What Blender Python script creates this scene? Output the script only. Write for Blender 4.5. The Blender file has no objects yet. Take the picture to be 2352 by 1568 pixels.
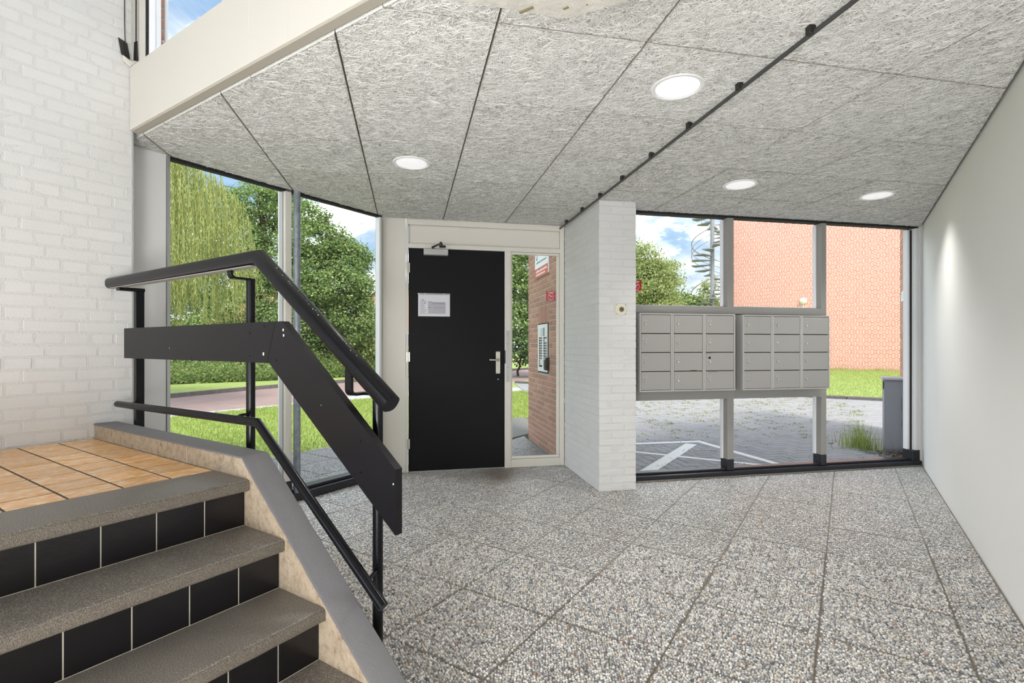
import bpy, bmesh, math, random
import numpy as np
from mathutils import Vector, Matrix

random.seed(7)
rng = np.random.default_rng(7)
SC = bpy.context.scene
COL = SC.collection

# ------------------------------------------------------------------ frames
# z up; the camera stands at the origin and looks along +Y.
TH = math.radians(33.45)
CV = Vector((math.sin(TH), math.cos(TH), 0)); DV = Vector((-math.cos(TH), math.sin(TH), 0))
TB = TH - math.pi / 4
BV = Vector((math.sin(TB), math.cos(TB), 0)); AV = Vector((math.cos(TB), -math.sin(TB), 0))
ZV = Vector((0, 0, 1))
def CD(c, d, z=0.0): return CV * c + DV * d + ZV * z      # stairs, side walls, floor slabs
def AB(a, b, z=0.0): return AV * a + BV * b + ZV * z      # entrance front, ceiling boards (turned 45 degrees)
def XY(x, y, z=0.0): return Vector((x, y, z))
EYE, ZC = 1.196, 2.391

# ------------------------------------------------------------------ camera
cam = bpy.data.cameras.new('camera'); co = bpy.data.objects.new('camera', cam); COL.objects.link(co)
co.location = (0, 0, EYE); co.rotation_euler = (math.pi / 2, 0, 0)
cam.sensor_width = 36.0; cam.lens = 36.0 * 1163 / 2352
cam.shift_y = (793.5 - 784) / 2352
cam.clip_start = 0.05; cam.clip_end = 300
SC.camera = co

# ------------------------------------------------------------------ light
SKY, SUN, EXPO = 7.0, 3.8, 0.36
SC.view_settings.view_transform = 'Standard'
SC.view_settings.look = 'None'
SC.view_settings.exposure = EXPO
SC.view_settings.gamma = 1.0
SC.view_settings.use_curve_mapping = False

def L(r, g, b):
    f = lambda v: ((v / 255 + 0.055) / 1.055) ** 2.4 if v > 10 else v / 255 / 12.92
    return (f(r), f(g), f(b), 1.0)

def LO(r, g, b, k=0.45):      # outdoor surfaces, colour dimmed by factor k to offset the bright sky
    c = L(r, g, b); return (c[0] * k, c[1] * k, c[2] * k, 1.0)

class NT:
    """tiny node helper"""
    def __init__(self, tree): self.t = tree; self.n = tree.nodes; self.l = tree.links
    def add(self, kind, **kw):
        nd = self.n.new(kind)
        for k, v in kw.items():
            if k.startswith('i_'):
                key = k[2:]; key = int(key) if key.isdigit() else key.replace('_', ' ')
                if hasattr(v, 'is_output') or isinstance(v, bpy.types.NodeSocket): self.l.new(v, nd.inputs[key])
                else: nd.inputs[key].default_value = v
            else: setattr(nd, k, v)
        return nd
    def link(self, a, b): self.l.new(a, b)
    def math(self, op, a, b=None, clamp=False):
        nd = self.n.new('ShaderNodeMath'); nd.operation = op; nd.use_clamp = clamp
        for i, v in enumerate((a, b)):
            if v is None: continue
            if isinstance(v, bpy.types.NodeSocket): self.l.new(v, nd.inputs[i])
            else: nd.inputs[i].default_value = v
        return nd.outputs[0]
    def mix(self, fac, a, b, blend='MIX'):
        nd = self.n.new('ShaderNodeMix'); nd.data_type = 'RGBA'; nd.blend_type = blend
        for s, v in ((nd.inputs[0], fac), (nd.inputs[6], a), (nd.inputs[7], b)):
            if isinstance(v, bpy.types.NodeSocket): self.l.new(v, s)
            else: s.default_value = v
        return nd.outputs[2]
    def ramp(self, fac, stops, interp='LINEAR'):
        nd = self.n.new('ShaderNodeValToRGB'); cr = nd.color_ramp; cr.interpolation = interp
        while len(cr.elements) > 1: cr.elements.remove(cr.elements[-1])
        cr.elements[0].position = stops[0][0]; cr.elements[0].color = stops[0][1]
        for p, c in stops[1:]:
            e = cr.elements.new(p); e.color = c
        self.l.new(fac, nd.inputs[0]); return nd.outputs[0]
    def noise(self, vec, scale, detail=3.0, rough=0.5, dist=0.0):
        nd = self.n.new('ShaderNodeTexNoise'); self.l.new(vec, nd.inputs['Vector'])
        nd.inputs['Scale'].default_value = scale; nd.inputs['Detail'].default_value = detail
        nd.inputs['Roughness'].default_value = rough; nd.inputs['Distortion'].default_value = dist
        return nd.outputs[0]

world = bpy.data.worlds.new('sky'); SC.world = world; world.use_nodes = True
def build_sky():
    N = NT(world.node_tree); N.n.clear()
    tc = N.add('ShaderNodeTexCoord').outputs['Generated']
    sep = N.add('ShaderNodeSeparateXYZ', i_0=tc)
    h = N.math('MAXIMUM', sep.outputs[2], 0.0)
    den = N.math('ADD', h, 0.35)
    u = N.math('DIVIDE', sep.outputs[0], den); v = N.math('DIVIDE', sep.outputs[1], den)
    vec = N.add('ShaderNodeCombineXYZ', i_0=u, i_1=v, i_2=11.3).outputs[0]
    n1 = N.noise(vec, 2.1, 7, 0.58, 0.5)
    cl = N.ramp(n1, [(0.40, (0.06, 0.06, 0.06, 1)), (0.62, (1, 1, 1, 1))])
    blue = N.ramp(h, [(0.0, (0.082, 0.100, 0.120, 1)), (0.25, (0.042, 0.070, 0.108, 1)), (0.7, (0.026, 0.054, 0.100, 1))])
    n2 = N.noise(vec, 5.0, 4, 0.6, 0.2)
    white = N.ramp(n2, [(0.36, (0.100, 0.110, 0.124, 1)), (0.50, (0.16, 0.165, 0.17, 1)), (0.66, (1.45, 1.45, 1.45, 1))])
    col = N.mix(cl, blue, white)
    bg = N.add('ShaderNodeBackground', i_Color=col, i_Strength=SKY)
    out = N.add('ShaderNodeOutputWorld'); N.link(bg.outputs[0], out.inputs[0])
build_sky()

sun = bpy.data.lights.new('sun', 'SUN'); so = bpy.data.objects.new('sun', sun); COL.objects.link(so)
sun.energy = SUN; sun.angle = math.radians(14); sun.color = (1.0, 0.95, 0.86)
_dir = (DV * 0.62 + CV * 0.42 - ZV * 1.0).normalized()
so.rotation_euler = (-_dir).to_track_quat('Z', 'Y').to_euler()

# unseen fill lamps added behind the camera to brighten ceiling and hall
def fill_light(name, loc, target, sx, sy, power, colr=(1, 1, 1)):
    l = bpy.data.lights.new(name, 'AREA'); l.shape = 'RECTANGLE'; l.size = sx; l.size_y = sy; l.energy = power; l.color = colr
    o = bpy.data.objects.new(name, l); COL.objects.link(o); o.location = loc
    o.rotation_euler = (Vector(loc) - Vector(target)).to_track_quat('Z', 'Y').to_euler()
    return o
HALL_FILL = 20.0
LAMP = 5.0
fill_light('ceiling_fill_light', CD(-1.0, .05, .12), CD(2.6, .25, 3.0), 1.15, 1.5, 130.0, (1.0, .99, .975))  # added uplight that lifts the lobby ceiling
fill_light('hall_fill_light', CD(-2.1, 1.35, 1.2), CD(3.0, 1.35, 1.2), 3.9, 2.0, HALL_FILL, (1.0, .985, .96))  # added fill from behind the camera, no window modelled there

# ------------------------------------------------------------------ mesh helpers
class MB:
    def __init__(self): self.v = []; self.f = []; self.m = []; self.sm = []
    def add(self, vs, fs, mi=0, smooth=False):
        o = len(self.v); self.v += [tuple(p) for p in vs]
        for f in fs:
            self.f.append(tuple(o + i for i in f)); self.m.append(mi); self.sm.append(smooth)
        return self
    def box(self, F, lo, hi, bev=0.0, mi=0):
        (x0, y0, z0), (x1, y1, z1) = lo, hi
        if x1 < x0: x0, x1 = x1, x0
        if y1 < y0: y0, y1 = y1, y0
        if z1 < z0: z0, z1 = z1, z0
        if bev <= 0:
            vs = [F(x, y, z) for z in (z0, z1) for y in (y0, y1) for x in (x0, x1)]
            return self.add(vs, [(0, 1, 3, 2), (4, 6, 7, 5), (0, 4, 5, 1), (2, 3, 7, 6), (0, 2, 6, 4), (1, 5, 7, 3)], mi)
        b = min(bev, (x1 - x0) * .49, (y1 - y0) * .49, (z1 - z0) * .49)
        vs = []; idx = {}
        for sx in (0, 1):
            for sy in (0, 1):
                for sz in (0, 1):
                    X = (x0, x1)[sx]; Y = (y0, y1)[sy]; Z = (z0, z1)[sz]
                    Xi = X + (b if sx == 0 else -b); Yi = Y + (b if sy == 0 else -b); Zi = Z + (b if sz == 0 else -b)
                    for k, p in enumerate(((X, Yi, Zi), (Xi, Y, Zi), (Xi, Yi, Z))):
                        idx[(sx, sy, sz, k)] = len(vs); vs.append(F(*p))
        I = lambda *a: idx[a]; fs = []
        for s in (0, 1):
            fs.append([I(s, 0, 0, 0), I(s, 1, 0, 0), I(s, 1, 1, 0), I(s, 0, 1, 0)])
            fs.append([I(0, s, 0, 1), I(1, s, 0, 1), I(1, s, 1, 1), I(0, s, 1, 1)])
            fs.append([I(0, 0, s, 2), I(1, 0, s, 2), I(1, 1, s, 2), I(0, 1, s, 2)])
        for s in (0, 1):
            for t in (0, 1):
                fs.append([I(s, t, 0, 0), I(s, t, 1, 0), I(s, t, 1, 1), I(s, t, 0, 1)])
                fs.append([I(s, 0, t, 0), I(s, 1, t, 0), I(s, 1, t, 2), I(s, 0, t, 2)])
                fs.append([I(0, s, t, 1), I(1, s, t, 1), I(1, s, t, 2), I(0, s, t, 2)])
        for sx in (0, 1):
            for sy in (0, 1):
                for sz in (0, 1): fs.append([I(sx, sy, sz, 0), I(sx, sy, sz, 1), I(sx, sy, sz, 2)])
        return self.add(vs, fs, mi)
    def prism(self, pts0, pts1, mi=0, caps=True, side_mi=None):
        n = len(pts0); fs = [(i, (i + 1) % n, n + (i + 1) % n, n + i) for i in range(n)]
        self.add(list(pts0) + list(pts1), fs, mi if side_mi is None else side_mi)
        if caps:
            self.add(pts0, [tuple(range(n))], mi); self.add(pts1, [tuple(reversed(range(n)))], mi)
        return self
    def tube(self, path, r, n=10, mi=0, caps=True, smooth=True, sect=None, up=None):
        """sweep a round (or given) section along a path with mitred corners"""
        path = [Vector(p) for p in path]
        if sect is None: sect = [(r * math.cos(2 * math.pi * i / n), r * math.sin(2 * math.pi * i / n)) for i in range(n)]
        n = len(sect); rings = []
        ref = Vector(up) if up is not None else None
        for i, p in enumerate(path):
            d0 = (path[i] - path[i - 1]).normalized() if i else None
            d1 = (path[i + 1] - path[i]).normalized() if i < len(path) - 1 else None
            t = (d0 + d1).normalized() if d0 and d1 else (d0 or d1)
            base = d1 or d0
            r0 = ref if ref is not None else (ZV if abs(base.z) < .95 else Vector((1, 0, 0)))
            s = base.cross(r0).normalized(); w = s.cross(base).normalized()
            ring = []
            for a, b in sect:
                q = p + s * a + w * b
                k = (p - q).dot(t) / base.dot(t)
                ring.append(q + base * k)
            rings.append(ring)
        vs = [q for rg in rings for q in rg]
        fs = [(i * n + j, i * n + (j + 1) % n, (i + 1) * n + (j + 1) % n, (i + 1) * n + j) for i in range(len(path) - 1) for j in range(n)]
        self.add(vs, fs, mi, smooth)
        if caps:
            self.add(rings[0], [tuple(range(n))], mi); self.add(rings[-1], [tuple(reversed(range(n)))], mi)
        return self
    def cyl(self, p0, p1, r0, r1=None, n=16, mi=0, smooth=True):
        p0, p1 = Vector(p0), Vector(p1); r1 = r0 if r1 is None else r1
        d = (p1 - p0).normalized(); s = d.orthogonal().normalized(); w = d.cross(s)
        rg = lambda p, r: [p + s * r * math.cos(2 * math.pi * i / n) + w * r * math.sin(2 * math.pi * i / n) for i in range(n)]
        a, b = rg(p0, r0), rg(p1, r1)
        self.add(a + b, [(i, (i + 1) % n, n + (i + 1) % n, n + i) for i in range(n)], mi, smooth)
        self.add(a, [tuple(range(n))], mi); self.add(b, [tuple(reversed(range(n)))], mi)
        return self
    def lathe(self, base, axis, prof, n=28, mi=0, smooth=True):
        """prof: (radius, distance along axis)"""
        base = Vector(base); d = Vector(axis).normalized(); s = d.orthogonal().normalized(); w = d.cross(s)
        vs = [base + d * h + s * r * math.cos(2 * math.pi * i / n) + w * r * math.sin(2 * math.pi * i / n) for r, h in prof for i in range(n)]
        fs = [(k * n + i, k * n + (i + 1) % n, (k + 1) * n + (i + 1) % n, (k + 1) * n + i) for k in range(len(prof) - 1) for i in range(n)]
        self.add(vs, fs, mi, smooth)
        if prof[0][0] > 1e-5: self.add(vs[:n], [tuple(range(n))], mi)
        if prof[-1][0] > 1e-5: self.add(vs[-n:], [tuple(range(n))], mi)
        return self

BASE = {}; WM = {}
def setp(o, label=None, cat=None, group=None, kind=None):
    if label: o['label'] = label
    if cat: o['category'] = cat
    if group: o['group'] = group
    if kind: o['kind'] = kind
    return o
def link_mesh(name, me, mats, parent=None, loc=None):
    for m in (mats if isinstance(mats, (list, tuple)) else [mats]): me.materials.append(m)
    o = bpy.data.objects.new(name, me); COL.objects.link(o)
    if parent is not None: o.parent = parent
    if loc is not None: o.location = loc
    return o
def obj(name, mb, mats, parent=None, origin=None, angle=40, recalc=True):
    """a mesh in world coordinates; origin moves the object's own origin there (top level only)"""
    w = BASE.get(parent.name, Vector()) if parent is not None else (Vector(origin) if origin is not None else Vector())
    me = bpy.data.meshes.new(name)
    me.from_pydata([(p[0] - w.x, p[1] - w.y, p[2] - w.z) for p in mb.v], [], mb.f)
    me.polygons.foreach_set('material_index', mb.m)
    me.polygons.foreach_set('use_smooth', mb.sm)
    if recalc:
        bm = bmesh.new(); bm.from_mesh(me); bmesh.ops.remove_doubles(bm, verts=bm.verts, dist=1e-6)
        bmesh.ops.recalc_face_normals(bm, faces=bm.faces); bm.to_mesh(me); bm.free()
    if any(mb.sm): me.set_sharp_from_angle(angle=math.radians(angle))
    o = link_mesh(name, me, mats, parent)
    if parent is None: o.location = w
    BASE[o.name] = w
    return o
def thing(name, loc, label=None, cat=None, group=None, kind=None):
    o = bpy.data.objects.new(name, None); COL.objects.link(o); o.location = loc; o.empty_display_size = .1
    BASE[o.name] = Vector(loc)
    return setp(o, label, cat, group, kind)
def np_mesh(name, V, F, mats, parent=None, mi=None, smooth=False):
    """V (n,3) array in world coordinates, F (m,k) array of equal-sided faces"""
    w = BASE.get(parent.name, Vector()) if parent is not None else Vector()
    V = np.asarray(V, np.float64) - np.array(w); F = np.asarray(F, np.int32)
    me = bpy.data.meshes.new(name); k = F.shape[1]
    me.vertices.add(len(V)); me.vertices.foreach_set('co', V.astype(np.float32).ravel())
    me.loops.add(F.size); me.loops.foreach_set('vertex_index', F.ravel())
    me.polygons.add(len(F)); me.polygons.foreach_set('loop_start', np.arange(len(F), dtype=np.int32) * k)
    me.update(calc_edges=True)
    if mi is not None: me.polygons.foreach_set('material_index', np.asarray(mi, np.int32))
    me.polygons.foreach_set('use_smooth', np.full(len(F), smooth))
    o = link_mesh(name, me, mats, parent); BASE[o.name] = w
    return o
def shared(name, me, M, parent):
    """one more object on shared mesh data, world matrix M (parent has no rotation)"""
    o = bpy.data.objects.new(name, me); COL.objects.link(o); o.parent = parent
    if parent is None: o.matrix_world = M
    elif parent.name in WM: o.matrix_local = WM[parent.name].inverted() @ M
    else: o.matrix_local = Matrix.Translation(-BASE.get(parent.name, Vector())) @ M
    BASE[o.name] = M.translation.copy(); WM[o.name] = M.copy()
    return o
def frame_m(F, p, flip=False):
    """matrix whose axes are those of frame F, at F(*p)"""
    o = F(0, 0, 0); x = F(1, 0, 0) - o; y = F(0, 1, 0) - o
    return Matrix(((x.x, y.x, 0, 0), (x.y, y.y, 0, 0), (0, 0, 1, 0), (0, 0, 0, 1))).copy() if p is None else \
        Matrix.Translation(F(*p)) @ Matrix(((x.x, y.x, 0, 0), (x.y, y.y, 0, 0), (0, 0, 1, 0), (0, 0, 0, 1)))
def raw_mesh(name, mb, mats, recalc=True):
    me = bpy.data.meshes.new(name); me.from_pydata([tuple(p) for p in mb.v], [], mb.f)
    me.polygons.foreach_set('material_index', mb.m); me.polygons.foreach_set('use_smooth', mb.sm)
    if recalc:
        bm = bmesh.new(); bm.from_mesh(me); bmesh.ops.remove_doubles(bm, verts=bm.verts, dist=1e-6)
        bmesh.ops.recalc_face_normals(bm, faces=bm.faces); bm.to_mesh(me); bm.free()
    for m in (mats if isinstance(mats, (list, tuple)) else [mats]): me.materials.append(m)
    return me

# ------------------------------------------------------------------ materials
def mat(name, col, rough=0.6, metal=0.0, spec=0.5, noise=None, bump=None, var=0.0, island=0.0):
    """noise=(scale, amount): mottling; bump=(scale, strength, distance); var: per-object, island: per-piece value shift"""
    m = bpy.data.materials.new(name); m.use_nodes = True; N = NT(m.node_tree)
    bs = N.n['Principled BSDF']; bs.inputs['Roughness'].default_value = rough; bs.inputs['Metallic'].default_value = metal
    bs.inputs['Specular IOR Level'].default_value = spec
    tc = N.add('ShaderNodeTexCoord').outputs['Object']
    c = N.add('ShaderNodeRGB'); c.outputs[0].default_value = col; c = c.outputs[0]
    def shade(c, f, amt):
        k = N.math('ADD', N.math('MULTIPLY', N.math('SUBTRACT', f, 0.5), 2 * amt), 1.0)
        hs = N.add('ShaderNodeHueSaturation', i_Color=c, i_Value=k); return hs.outputs[0]
    if noise: c = shade(c, N.noise(tc, noise[0], 5, 0.6), noise[1])
    if var: c = shade(c, N.add('ShaderNodeObjectInfo').outputs['Random'], var)
    if island: c = shade(c, N.add('ShaderNodeNewGeometry').outputs['Random Per Island'], island)
    N.link(c, bs.inputs['Base Color'])
    if bump:
        b = N.add('ShaderNodeBump', i_Strength=bump[1], i_Distance=bump[2], i_Height=N.noise(tc, bump[0], 4, 0.6))
        N.link(b.outputs[0], bs.inputs['Normal'])
    return m
def glass_mat():
    m = bpy.data.materials.new('window glass'); m.use_nodes = True; N = NT(m.node_tree); N.n.clear()
    tr = N.add('ShaderNodeBsdfTransparent'); tr.inputs[0].default_value = (0.97, 0.985, 0.98, 1)
    gl = N.add('ShaderNodeBsdfGlossy', i_Roughness=0.0)
    fc = N.add('ShaderNodeLayerWeight', i_Blend=0.5).outputs['Facing']
    fr = N.math('ADD', N.math('MULTIPLY', N.math('POWER', fc, 5.0), 0.45), 0.016)
    mx = N.add('ShaderNodeMixShader', i_0=fr, i_1=tr.outputs[0], i_2=gl.outputs[0])
    out = N.add('ShaderNodeOutputMaterial'); N.link(mx.outputs[0], out.inputs[0])
    return m
def leaf_mat(name, c0, c1, c2, trans=0.45):
    m = bpy.data.materials.new(name); m.use_nodes = True; N = NT(m.node_tree); N.n.clear()
    r = N.add('ShaderNodeNewGeometry').outputs['Random Per Island']
    col = N.ramp(r, [(0.0, c0), (0.5, c1), (1.0, c2)])
    df = N.add('ShaderNodeBsdfDiffuse', i_Color=col); tl = N.add('ShaderNodeBsdfTranslucent', i_Color=col)
    mx = N.add('ShaderNodeMixShader', i_0=trans, i_1=df.outputs[0], i_2=tl.outputs[0])
    out = N.add('ShaderNodeOutputMaterial'); N.link(mx.outputs[0], out.inputs[0])
    return m
def ramp_mat(name, scale, stops, rough=0.7, bump=None, detail=6, dist=0.0, vscale=(1, 1, 1), spec=0.4):
    m = bpy.data.materials.new(name); m.use_nodes = True; N = NT(m.node_tree); bs = N.n['Principled BSDF']
    tc = N.add('ShaderNodeTexCoord').outputs['Object']
    mp = N.add('ShaderNodeMapping', i_Vector=tc, i_Scale=vscale).outputs[0]
    n = N.noise(mp, scale, detail, 0.62, dist)
    N.link(N.ramp(n, stops), bs.inputs['Base Color']); bs.inputs['Roughness'].default_value = rough
    bs.inputs['Specular IOR Level'].default_value = spec
    if bump:
        b = N.add('ShaderNodeBump', i_Strength=bump[1], i_Distance=bump[2], i_Height=N.noise(mp, bump[0], 4, 0.6))
        N.link(b.outputs[0], bs.inputs['Normal'])
    return m
def brick_mat(name, c1, c2, mortar, bw, bh, mo, offs=0.5, rough=0.85, F=None, wild=False):
    """flat brickwork for walls too far off to tell the bricks apart; coordinates along the wall"""
    m = bpy.data.materials.new(name); m.use_nodes = True; N = NT(m.node_tree); bs = N.n['Principled BSDF']
    tc = N.add('ShaderNodeTexCoord').outputs['Object']
    mp = N.add('ShaderNodeMapping', i_Vector=tc).outputs[0] if F is None else N.add('ShaderNodeMapping', i_Vector=tc, i_Rotation=F).outputs[0]
    br = N.add('ShaderNodeTexBrick', i_Vector=mp, i_Color1=c1, i_Color2=c2, i_Mortar=mortar, i_Scale=1.0)
    br.inputs['Mortar Size'].default_value = mo; br.inputs['Brick Width'].default_value = bw; br.inputs['Row Height'].default_value = bh
    br.inputs['Mortar Smooth'].default_value = 0.1; br.offset = offs; br.offset_frequency = 2
    if wild: br.squash = 0.55; br.squash_frequency = 3
    N.link(br.outputs[0], bs.inputs['Base Color']); bs.inputs['Roughness'].default_value = rough
    return m

M = {}
M['glass'] = glass_mat()
M['white_brick'] = mat('white painted brick', L(211, 211, 210), 0.75, noise=(9, .03), bump=(160, .35, .004), var=.02)
M['white_joint'] = mat('white painted mortar', L(207, 207, 206), 0.8, bump=(90, .6, .008))
M['plaster'] = mat('white plaster', L(238, 236, 232), 0.85, noise=(1.2, .015), bump=(220, .12, .003))
M['cream'] = mat('cream painted board', L(206, 203, 195), 0.5, noise=(2.0, .015), bump=(300, .06, .002))
M['frame_cream'] = mat('cream window paint', L(221, 217, 208), 0.42, noise=(3, .02), bump=(120, .05, .002))
M['panel_grey'] = mat('pale grey panel', L(220, 221, 221), 0.6, noise=(6, .02), bump=(260, .12, .003))
M['grey_paint'] = mat('warm grey frame paint', L(150, 148, 144), 0.45, noise=(4, .02))
M['grey_box'] = mat('grey lacquered sheet steel', L(156, 154, 151), 0.38, noise=(30, .02))
M['grey_edge'] = mat('grey steel edge', L(172, 170, 167), 0.4)
M['gap'] = mat('dark gap', L(42, 40, 38), 0.9)
M['rust'] = mat('rust stain', L(120, 78, 48), 0.9, noise=(200, .3))
M['alu'] = mat('brushed aluminium', L(190, 191, 193), 0.35, 0.8)
M['galv'] = ramp_mat('galvanised steel', 14, [(0.3, L(120, 128, 138)), (0.7, L(170, 177, 186))], 0.42)
M['galv'].node_tree.nodes['Principled BSDF'].inputs['Metallic'].default_value = 0.5
M['steel'] = mat('nickel plated steel', L(205, 202, 192), 0.3, 0.85)
M['black'] = mat('black gloss paint', L(12, 13, 17), 0.24, spec=.22, noise=(25, .2), bump=(45, .25, .002))
M['black_board'] = mat('black satin painted board', L(19, 18, 21), 0.34, spec=.24, noise=(7, .12), bump=(140, .08, .001))
M['black_door'] = mat('black painted door', L(16, 17, 21), 0.55, spec=.2, noise=(6, .15), bump=(180, .1, .001))
M['black_frame'] = mat('anthracite frame', L(38, 38, 44), 0.3)
M['rubber'] = mat('black rubber strip', L(24, 23, 26), 0.7, bump=(60, .6, .01))
M['chip'] = mat('chipped paint', L(205, 200, 190), 0.8)
M['rail_under'] = mat('pale worn underside', L(150, 146, 140), 0.7, noise=(60, .3))
M['ceil_base'] = ramp_mat('wood wool core', 130, [(.34, L(86, 84, 81)), (.42, L(186, 184, 179)), (.7, L(224, 222, 217))], 0.95, (200, .9, .004), detail=2)
M['ceil_edge'] = mat('white rough board edge', L(214, 214, 208), 0.95, noise=(160, .06), bump=(180, .8, .006))
def fibre_mat():
    m = bpy.data.materials.new('wood wool fibre'); m.use_nodes = True; N = NT(m.node_tree); bs = N.n['Principled BSDF']
    r = N.add('ShaderNodeNewGeometry').outputs['Random Per Island']
    N.link(N.ramp(r, [(0, L(214, 213, 208)), (.5, L(232, 231, 227)), (1, L(247, 246, 243))]), bs.inputs['Base Color'])
    bs.inputs['Roughness'].default_value = .85; return m
M['fibre'] = fibre_mat()
M['joint_side'] = mat('dark board joint', L(134, 129, 121), .95)
M['dark_slab'] = mat('dark ceiling void', L(92, 89, 84), 0.95)
M['concrete_paint'] = ramp_mat('white painted concrete', 18, [(.25, L(172, 168, 160)), (.6, L(192, 189, 181))], 0.8, (40, .5, .006))
M['terrazzo'] = ramp_mat('dark terrazzo', 420, [(.30, L(52, 48, 44)), (.46, L(104, 98, 91)), (.58, L(128, 122, 114)), (.70, L(196, 191, 183))], 0.42, (300, .25, .002), detail=2, spec=.5)
M['terrazzo_edge'] = ramp_mat('rough terrazzo edge', 620, [(.30, L(48, 42, 36)), (.5, L(92, 85, 76)), (.75, L(150, 142, 130))], 0.8, (160, .7, .004), detail=2)
M['riser'] = mat('black riser tile', L(15, 14, 16), 0.24, noise=(9, .4), bump=(14, .25, .003), var=.15)
M['riser_joint'] = mat('pale tile joint', L(165, 160, 146), 0.9)
M['kerb_top'] = mat('grey cement paint', L(108, 107, 109), 0.62, noise=(18, .08), bump=(120, .5, .003))
M['kerb_side'] = ramp_mat('rough tan concrete', 34, [(.29, L(74, 58, 42)), (.33, L(136, 118, 96)), (.44, L(156, 140, 119)), (.60, L(170, 155, 135)), (.75, L(142, 126, 106))], 0.75, (70, .9, .008), detail=12)
def orange_tile():
    m = bpy.data.materials.new('orange glazed tile'); m.use_nodes = True; N = NT(m.node_tree); bs = N.n['Principled BSDF']
    tc = N.add('ShaderNodeTexCoord').outputs['Object']
    r = N.add('ShaderNodeObjectInfo').outputs['Random']
    off = N.add('ShaderNodeCombineXYZ', i_0=N.math('MULTIPLY', r, 31.0), i_1=N.math('MULTIPLY', r, 17.0), i_2=0.0).outputs[0]
    v = N.add('ShaderNodeVectorMath', i_0=tc, i_1=off).outputs[0]
    mp = N.add('ShaderNodeMapping', i_Vector=v, i_Scale=(7.0, 30.0, 10.0)).outputs[0]
    n = N.noise(mp, 1.3, 5, .6, 2.2)
    veins = N.ramp(n, [(.28, L(222, 154, 82)), (.46, L(236, 176, 108)), (.55, L(240, 190, 128)), (.62, L(250, 232, 206)), (.70, L(236, 180, 114))])
    k = N.math('ADD', N.math('MULTIPLY', r, 0.22), 0.86)
    N.link(N.add('ShaderNodeHueSaturation', i_Color=veins, i_Value=k).outputs[0], bs.inputs['Base Color'])
    bs.inputs['Roughness'].default_value = .22
    b = N.add('ShaderNodeBump', i_Strength=.15, i_Distance=.002, i_Height=N.noise(tc, 30, 2, .5)); N.link(b.outputs[0], bs.inputs['Normal'])
    return m
M['orange'] = orange_tile()
M['tile_joint'] = mat('grey tile joint', L(86, 78, 70), 0.9, bump=(300, .4, .002))
M['slab'] = ramp_mat('washed concrete matrix', 120, [(.3, L(104, 99, 92)), (.7, L(150, 145, 136))], 0.9, (200, .6, .003), detail=3)
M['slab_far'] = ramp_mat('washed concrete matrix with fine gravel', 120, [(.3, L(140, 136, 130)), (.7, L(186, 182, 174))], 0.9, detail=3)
M['joint_sand'] = ramp_mat('sandy joint', 60, [(.3, L(108, 99, 86)), (.7, L(150, 140, 124))], 0.95)
def pebble_mat(name, K, stain=False):
    m = bpy.data.materials.new(name); m.use_nodes = True; N = NT(m.node_tree); bs = N.n['Principled BSDF']
    r = N.add('ShaderNodeNewGeometry').outputs['Random Per Island']
    c = N.ramp(r, [(0, K(132, 131, 130)), (.08, K(164, 162, 159)), (.24, K(196, 193, 188)), (.44, K(216, 213, 208)), (.60, K(180, 178, 175)), (.72, K(230, 228, 224)),
                   (.85, K(200, 188, 172)), (.905, K(156, 159, 168)), (.955, K(112, 117, 130)), (.975, K(172, 134, 110)), (.987, K(94, 94, 96))], 'CONSTANT')
    d = N.add('ShaderNodeTexCoord').outputs['Object']
    n = N.noise(d, 3.2, 3, .6)
    dirt = N.math('ADD', N.math('MULTIPLY', n, 0.30), 0.82)
    if stain:   # brown worn patch where the door swings
        g = N.add('ShaderNodeNewGeometry').outputs['Position']; p0 = AB(.86, 4.62)
        v = N.add('ShaderNodeVectorMath', operation='SUBTRACT', i_0=g, i_1=tuple(p0)).outputs[0]
        v = N.add('ShaderNodeVectorRotate', i_Vector=v, i_Angle=TB).outputs[0]
        v = N.add('ShaderNodeVectorMath', operation='MULTIPLY', i_0=v, i_1=(1.9, 2.9, 0.0)).outputs[0]
        r_ = N.math('ADD', N.add('ShaderNodeVectorMath', operation='LENGTH', i_0=v).outputs[1], N.math('MULTIPLY', N.math('SUBTRACT', N.noise(g, 4.0, 4, .6), .5), 1.1))
        f = N.ramp(r_, [(.25, (1, 1, 1, 1)), (.95, (0, 0, 0, 1))])
        c = N.mix(N.math('MULTIPLY', f, .72), c, L(96, 76, 54))
    N.link(N.add('ShaderNodeHueSaturation', i_Color=c, i_Value=dirt).outputs[0], bs.inputs['Base Color'])
    bs.inputs['Roughness'].default_value = .36; return m
M['pebble'] = pebble_mat('river pebble', L, True); M['pebble_out'] = pebble_mat('darkened outdoor pebble', lambda *c: LO(*c, .5))  # outdoor copy darkened to offset the direct sky light
M['slab_out'] = mat('darkened outdoor slab', LO(150, 146, 140, .5), .95, noise=(14, .2))  # slab colour darkened with the outdoor pebbles, against the sky light
M['brown_brick'] = mat('brown red brick', LO(170, 128, 108, 1.0), 0.85, noise=(35, .16), bump=(90, .5, .004), var=.16)
M['brown_joint'] = mat('grey mortar', LO(172, 164, 154, 1.0), 0.95, bump=(150, .5, .004))
M['red_brick'] = mat('red brick', LO(196, 138, 112, 1.0), 0.85, noise=(30, .12), bump=(90, .5, .004), var=.12)
M['far_brick'] = brick_mat('orange red brickwork', LO(226, 132, 104, .85), LO(212, 112, 88, .85), LO(248, 232, 224, .85), 0.225, 0.0625, 0.010, wild=True, F=(math.pi / 2, 0, 0))
M['paper'] = mat('white paper', L(226, 225, 232), 0.7)
M['ink'] = mat('printed grey', L(120, 118, 128), 0.8)
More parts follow.
